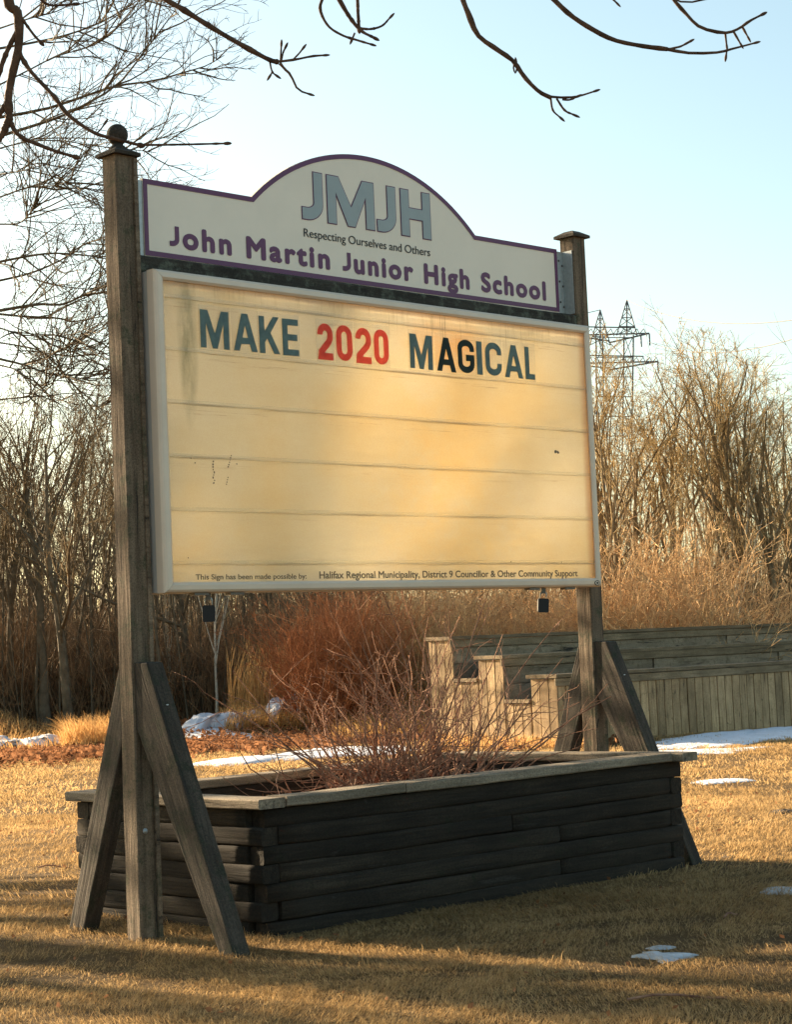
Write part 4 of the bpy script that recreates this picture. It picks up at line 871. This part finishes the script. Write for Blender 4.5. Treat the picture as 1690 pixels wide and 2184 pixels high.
# ---------------------------------------------------------------- snow
def snow(px,h,label,rag=.12,z=None,mat='snow'):
    pts=[]
    for u,v in px:
        d=_f+_r*((u-845)/F)-_u*((v-1092)/F); t=(0-CZ)/d.z; pts.append(Vector((CX,CY,CZ))+d*t)
    snow_w(pts,h,label,.26,mat=mat)
def snow_w(pts,h,label,rag=.22,fine=72,rings=14,mat='snow'):
    c=sum(pts,Vector())/len(pts); P=smooth_poly(pts+[pts[0]],fine+1)[:-1]; rng=np.random.default_rng(len(label)+len(pts))
    cc=np.array(c); mb=MB(); sz=np.linalg.norm(P-cc,axis=1).mean(); cz=float(gz(c.x,c.y))
    mb.v.append((0,0,h*.8)); jit=1+rag*rng.normal(0,.5,len(P)); jit=(jit+np.roll(jit,1))/2
    for r in range(1,rings+1):
        t=r/rings
        for i,p in enumerate(P):
            q=cc+(p-cc)*t*(1+(jit[i]-1)*t); n=.5+.5*math.sin(q[0]*5.1+math.sin(q[1]*3.7)*2)*math.sin(q[1]*6.3+q[0]*1.2); n2=rng.uniform(-1,1)
            zz=h*(1-t**4)*(.55+.45*n+.13*n2)-(.012 if r==rings else 0); mb.v.append((q[0]-cc[0],q[1]-cc[1],zz+float(gz(q[0],q[1]))-cz))
    k=len(P)
    for i in range(k): mb.f.append((0,1+i,1+(i+1)%k))
    for r in range(rings-1):
        for i in range(k): a=1+r*k+i; b=1+r*k+(i+1)%k; mb.f.append((a,a+k,b+k,b))
    o=mb.obj('snow_patch',M[mat],None,True,loc=(cc[0],cc[1],cz)); tag(o,label,'snow','patches of old snow')
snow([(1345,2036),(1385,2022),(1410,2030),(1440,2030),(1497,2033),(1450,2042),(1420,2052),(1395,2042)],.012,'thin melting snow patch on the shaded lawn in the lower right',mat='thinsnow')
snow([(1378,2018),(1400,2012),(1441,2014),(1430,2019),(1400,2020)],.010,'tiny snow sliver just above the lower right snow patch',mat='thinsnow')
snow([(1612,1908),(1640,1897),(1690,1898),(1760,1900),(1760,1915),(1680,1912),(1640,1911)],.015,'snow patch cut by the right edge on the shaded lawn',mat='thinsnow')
snow([(1392,1594),(1420,1580),(1500,1568),(1600,1556),(1700,1545),(1900,1535),(1900,1560),(1700,1575),(1560,1592),(1440,1600)],.045,'bluish snow drift at the foot of the bench front wall')
snow([(1478,1667),(1520,1662),(1570,1660),(1620,1663),(1560,1668),(1500,1672)],.012,'faint snow streak on the sunlit lawn right of the planter')
snow([(1320,1608),(1420,1603),(1560,1600),(1650,1596),(1560,1608),(1440,1613)],.02,'thin white snow strip in front of the bluish drift')
snow([(400,1640),(440,1628),(520,1618),(620,1606),(720,1598),(840,1596),(900,1600),(840,1612),(720,1618),(600,1628),(480,1640)],.05,'long white snow strip on the lawn behind the planter bush')
snow([(385,1582),(440,1576),(500,1576),(560,1580),(500,1586),(430,1587)],.05,'small bright snow strip just below the left snow bank')
def bank(u0,u1,dep,h,label,d2=None,w=.6):
    pts=[]; n=7; d2=d2 or dep
    for i in range(n): u=u0+(u1-u0)*i/(n-1); d=dep+(d2-dep)*i/(n-1); pts.append(GPX(u,d-w*(.5+.3*math.sin(i*2.1))))
    for i in range(n-1,-1,-1): u=u0+(u1-u0)*i/(n-1); d=dep+(d2-dep)*i/(n-1); pts.append(GPX(u,d+w*(.6+.2*math.sin(i*1.3))))
    snow_w(pts,h,label,.15,90,12)
bank(-60,130,23.4,.16,'low snow bank by the left edge of the picture at the wood edge')
bank(370,560,24.0,.20,'white snow bank at the wood edge right of the left brace',24.6)
bank(540,690,24.6,.34,'higher grey snow heap beside the red brown bush',24.8,.8)

# ---------------------------------------------------------------- grass, leaves
def blades(rng,x,y,h,wd,lean,mat,name,simple=False):
    n=len(x); a=rng.uniform(0,2*PI,n); la=rng.uniform(0,2*PI,n); z=gz(x,y)
    wx,wy=np.cos(a)*wd/2,np.sin(a)*wd/2; l=lean*rng.uniform(.2,1.3,n)
    dx,dy=np.cos(la)*l,np.sin(la)*l
    fl=2.2*np.sin(x*2.3+1.3*np.sin(y*1.9))+1.7*np.cos(y*3.1+x); la=fl+rng.normal(0,1.0,n) if simple is not None else la; cl=.5+.5*np.sin(x*9.7+2*np.sin(y*6.1))*np.sin(y*11.3+1.5*np.sin(x*4.7)); h=h*(.55+.85*cl) if h.max()<.07 else h
    dx,dy=np.cos(la)*l,np.sin(la)*l
    b=np.stack([x,y,z-.003],1); W=np.stack([wx,wy,np.zeros(n)],1)
    m=b+np.stack([dx*h*.4,dy*h*.4,h*.6],1); t=b+np.stack([dx*h,dy*h,h*np.clip(1-.35*l,.16,1)],1)
    V=np.stack([b-W,b+W,m+W*.7,m-W*.7,t+W*.15,t-W*.15],1).reshape(-1,3); i=(np.arange(n)*6)[:,None]
    Fc=np.concatenate([i+np.array([[0,1,2,3]]),i+np.array([[3,2,4,5]])])
    if simple: V=np.stack([b-W,b+W,t+W*.5,t-W*.5],1).reshape(-1,3); i=(np.arange(n)*4)[:,None]; Fc=i+np.array([[0,1,2,3]])
    return V,Fc
def inplanter(x,y): return (x>.16)&(x<2.45)&(y>-.26-.09*(x-.1))&(y<.90)
def scatter(rng,n,d0,d1,lw0,lw1):
    d=np.sqrt(rng.uniform(d0**2,d1**2,n)); half=d*(950/F)+.4; lat=rng.uniform(-1,1,n)*half; return CX+.7071*(lat+d),CY+.7071*(d-lat)
rng=np.random.default_rng(3); Vs=[];Fs=[];nn=0
for (n,d0,d1,h0,h1,wd,ln) in ((230000,4.9,8.6,.012,.034,.0022,1.9),(190000,8.6,13.5,.016,.038,.0042,1.5),(210000,13.5,24.5,.018,.042,.0085,1.2),(7000,5,12,.03,.06,.0020,1.4)):
    x,y=scatter(rng,n,d0,d1,0,0); k=~inplanter(x,y)
    nz=np.sin(x*7.3+np.sin(y*5)*1.5)*np.sin(y*8.1+x*2)+np.sin(x*2.1)*np.cos(y*1.7); k&=(rng.uniform(-1.5,1.3,n)<nz+.35); x,y=x[k],y[k]
    V,Fc=blades(rng,x,y,rng.uniform(h0,h1,len(x)),wd*rng.uniform(.6,1.3,len(x)),ln,None,None,simple=d0>8); Vs.append(V);Fs.append(Fc+nn);nn+=len(V)
link('lawn_grass',mesh_np('lawn_grass',np.vstack(Vs),np.vstack(Fs),M['grass']),None,kind='stuff')
# rank tall grass at the wood edge and tufts
Vs=[];Fs=[];nn=0
for u0,u1,d0,d1,n,h0,h1 in ((-120,260,22.6,26.5,4500,.05,.22),(120,262,22.8,24.6,2600,.12,.42),(470,600,25.0,26.3,330,.5,1.15),(460,700,23.8,25.0,4000,.08,.3),(900,1260,18.6,20.5,2500,.05,.16),(700,1000,21.5,25,3500,.08,.3)):
    d=rng.uniform(d0,d1,n); u=rng.uniform(u0,u1,n); lat=(u-845)/F*d; x=CX+.7071*(lat+d); y=CY+.7071*(d-lat)
    V,Fc=blades(rng,x,y,rng.uniform(h0,h1,n),.010*rng.uniform(.6,1.4,n),.7 if h1<.5 else .25,None,None); Vs.append(V);Fs.append(Fc+nn);nn+=len(V)
link('rank_grass',mesh_np('rank_grass',np.vstack(Vs),np.vstack(Fs),M['tallgrass']),None,kind='stuff')
def leaves(name,spec,zfun=None):
    Vs=[];Fs=[];nn=0
    for x,y,z,sz in spec:
        n=len(x); q=rng.normal(0,1,(n,3)); q[:,2]*=1.4; q/=np.linalg.norm(q,axis=1,keepdims=True); r=rng.normal(0,1,(n,3)); a=np.cross(q,r); a/=np.linalg.norm(a,axis=1,keepdims=True); b=np.cross(q,a)
        c=np.stack([x,y,z],1); a*=sz[:,None]*.5; b*=sz[:,None]*.34; V=np.stack([c-a,c+b,c+a,c-b],1).reshape(-1,3); i=(np.arange(n)*4)[:,None]
        Vs.append(V);Fs.append(i+np.array([[0,1,2,3]])+nn);nn+=len(V)
    link(name,mesh_np(name,np.vstack(Vs),np.vstack(Fs),M['leaf']),None,kind='stuff')
sp=[]
for u0,u1,d0,d1,n in ((-150,270,20.4,23.0,7000),(380,720,20.6,22.6,6000),(700,900,21,23.5,2500),(-300,760,23,27,5000),(900,1300,18.5,20,500)):
    d=rng.normal((d0+d1)/2,(d1-d0)*.33,n)+.3*np.sin(rng.uniform(0,1,n)); u=rng.uniform(u0,u1,n); d=d+.35*np.sin(u*.045); lat=(u-845)/F*d; x=CX+.7071*(lat+d); y=CY+.7071*(d-lat); sp.append((x,y,gz(x,y)+rng.uniform(.0,.07,n),rng.uniform(.04,.085,n)))
x,y=scatter(rng,420,5,13,0,0); k=~inplanter(x,y); x,y=x[k],y[k]; sp.append((x,y,gz(x,y)+.02,rng.uniform(.012,.032,len(x))))
leaves('leaf_litter',sp)
x=rng.uniform(.3,2.3,420); y=rng.uniform(-.15,.8,420); leaves('planter_leaf_litter',[(x,y,np.full(420,.385)+rng.uniform(0,.03,420),rng.uniform(.025,.06,420))])
# small things on the lawn
def stick(u,v,L_,a,lb):
    p=None; d=_f+_r*((u-845)/F)-_u*((v-1092)/F); p=Vector((CX,CY,CZ))+d*(-CZ/d.z); z=float(gz(p.x,p.y))+.012
    pts=[(math.cos(a)*L_*(t-.5),math.sin(a)*L_*(t-.5),.01*math.sin(t*5)) for t in (0,.25,.5,.75,1)]
    o=MB().tube(pts,.004,6).obj('fallen_twig',M['bush'],None,loc=(p.x,p.y,z)); tag(o,lb,'twig','fallen twigs on the lawn')
stick(1450,2135,.30,-.75,'thin fallen twig in the sunlit patch at lower right'); stick(115,1853,.16,-.6,'short dark fallen twig on the sunlit lawn at left')
stick(1560,1955,.15,.3,'short fallen twig on the shaded lawn below the right edge snow patch')
def clod(u,v,r,lb):
    d=_f+_r*((u-845)/F)-_u*((v-1092)/F); p=Vector((CX,CY,CZ))+d*(-CZ/d.z); mb=MB(); R_=random.Random(int(u)); ns=14
    prof=[(r,0),(r*.93,r*.12),(r*.7,r*.24),(r*.35,r*.31),(.005,r*.33)]; mb.lathe(prof,(0,0,-.01),ns); mb.v=[(x*R_.uniform(.85,1.15)*1.3,y*R_.uniform(.85,1.15),z*R_.uniform(.7,1.2)) for x,y,z in mb.v]
    o=mb.obj('earth_mound',M['soil'],None,True,loc=(p.x,p.y,float(gz(p.x,p.y)))); tag(o,lb,'mound')
clod(1670,1735,.085,'small dark earth mound on the sunlit lawn at the right edge'); clod(1557,1812+18,.05,'little dark clod in the shade right of the planter')
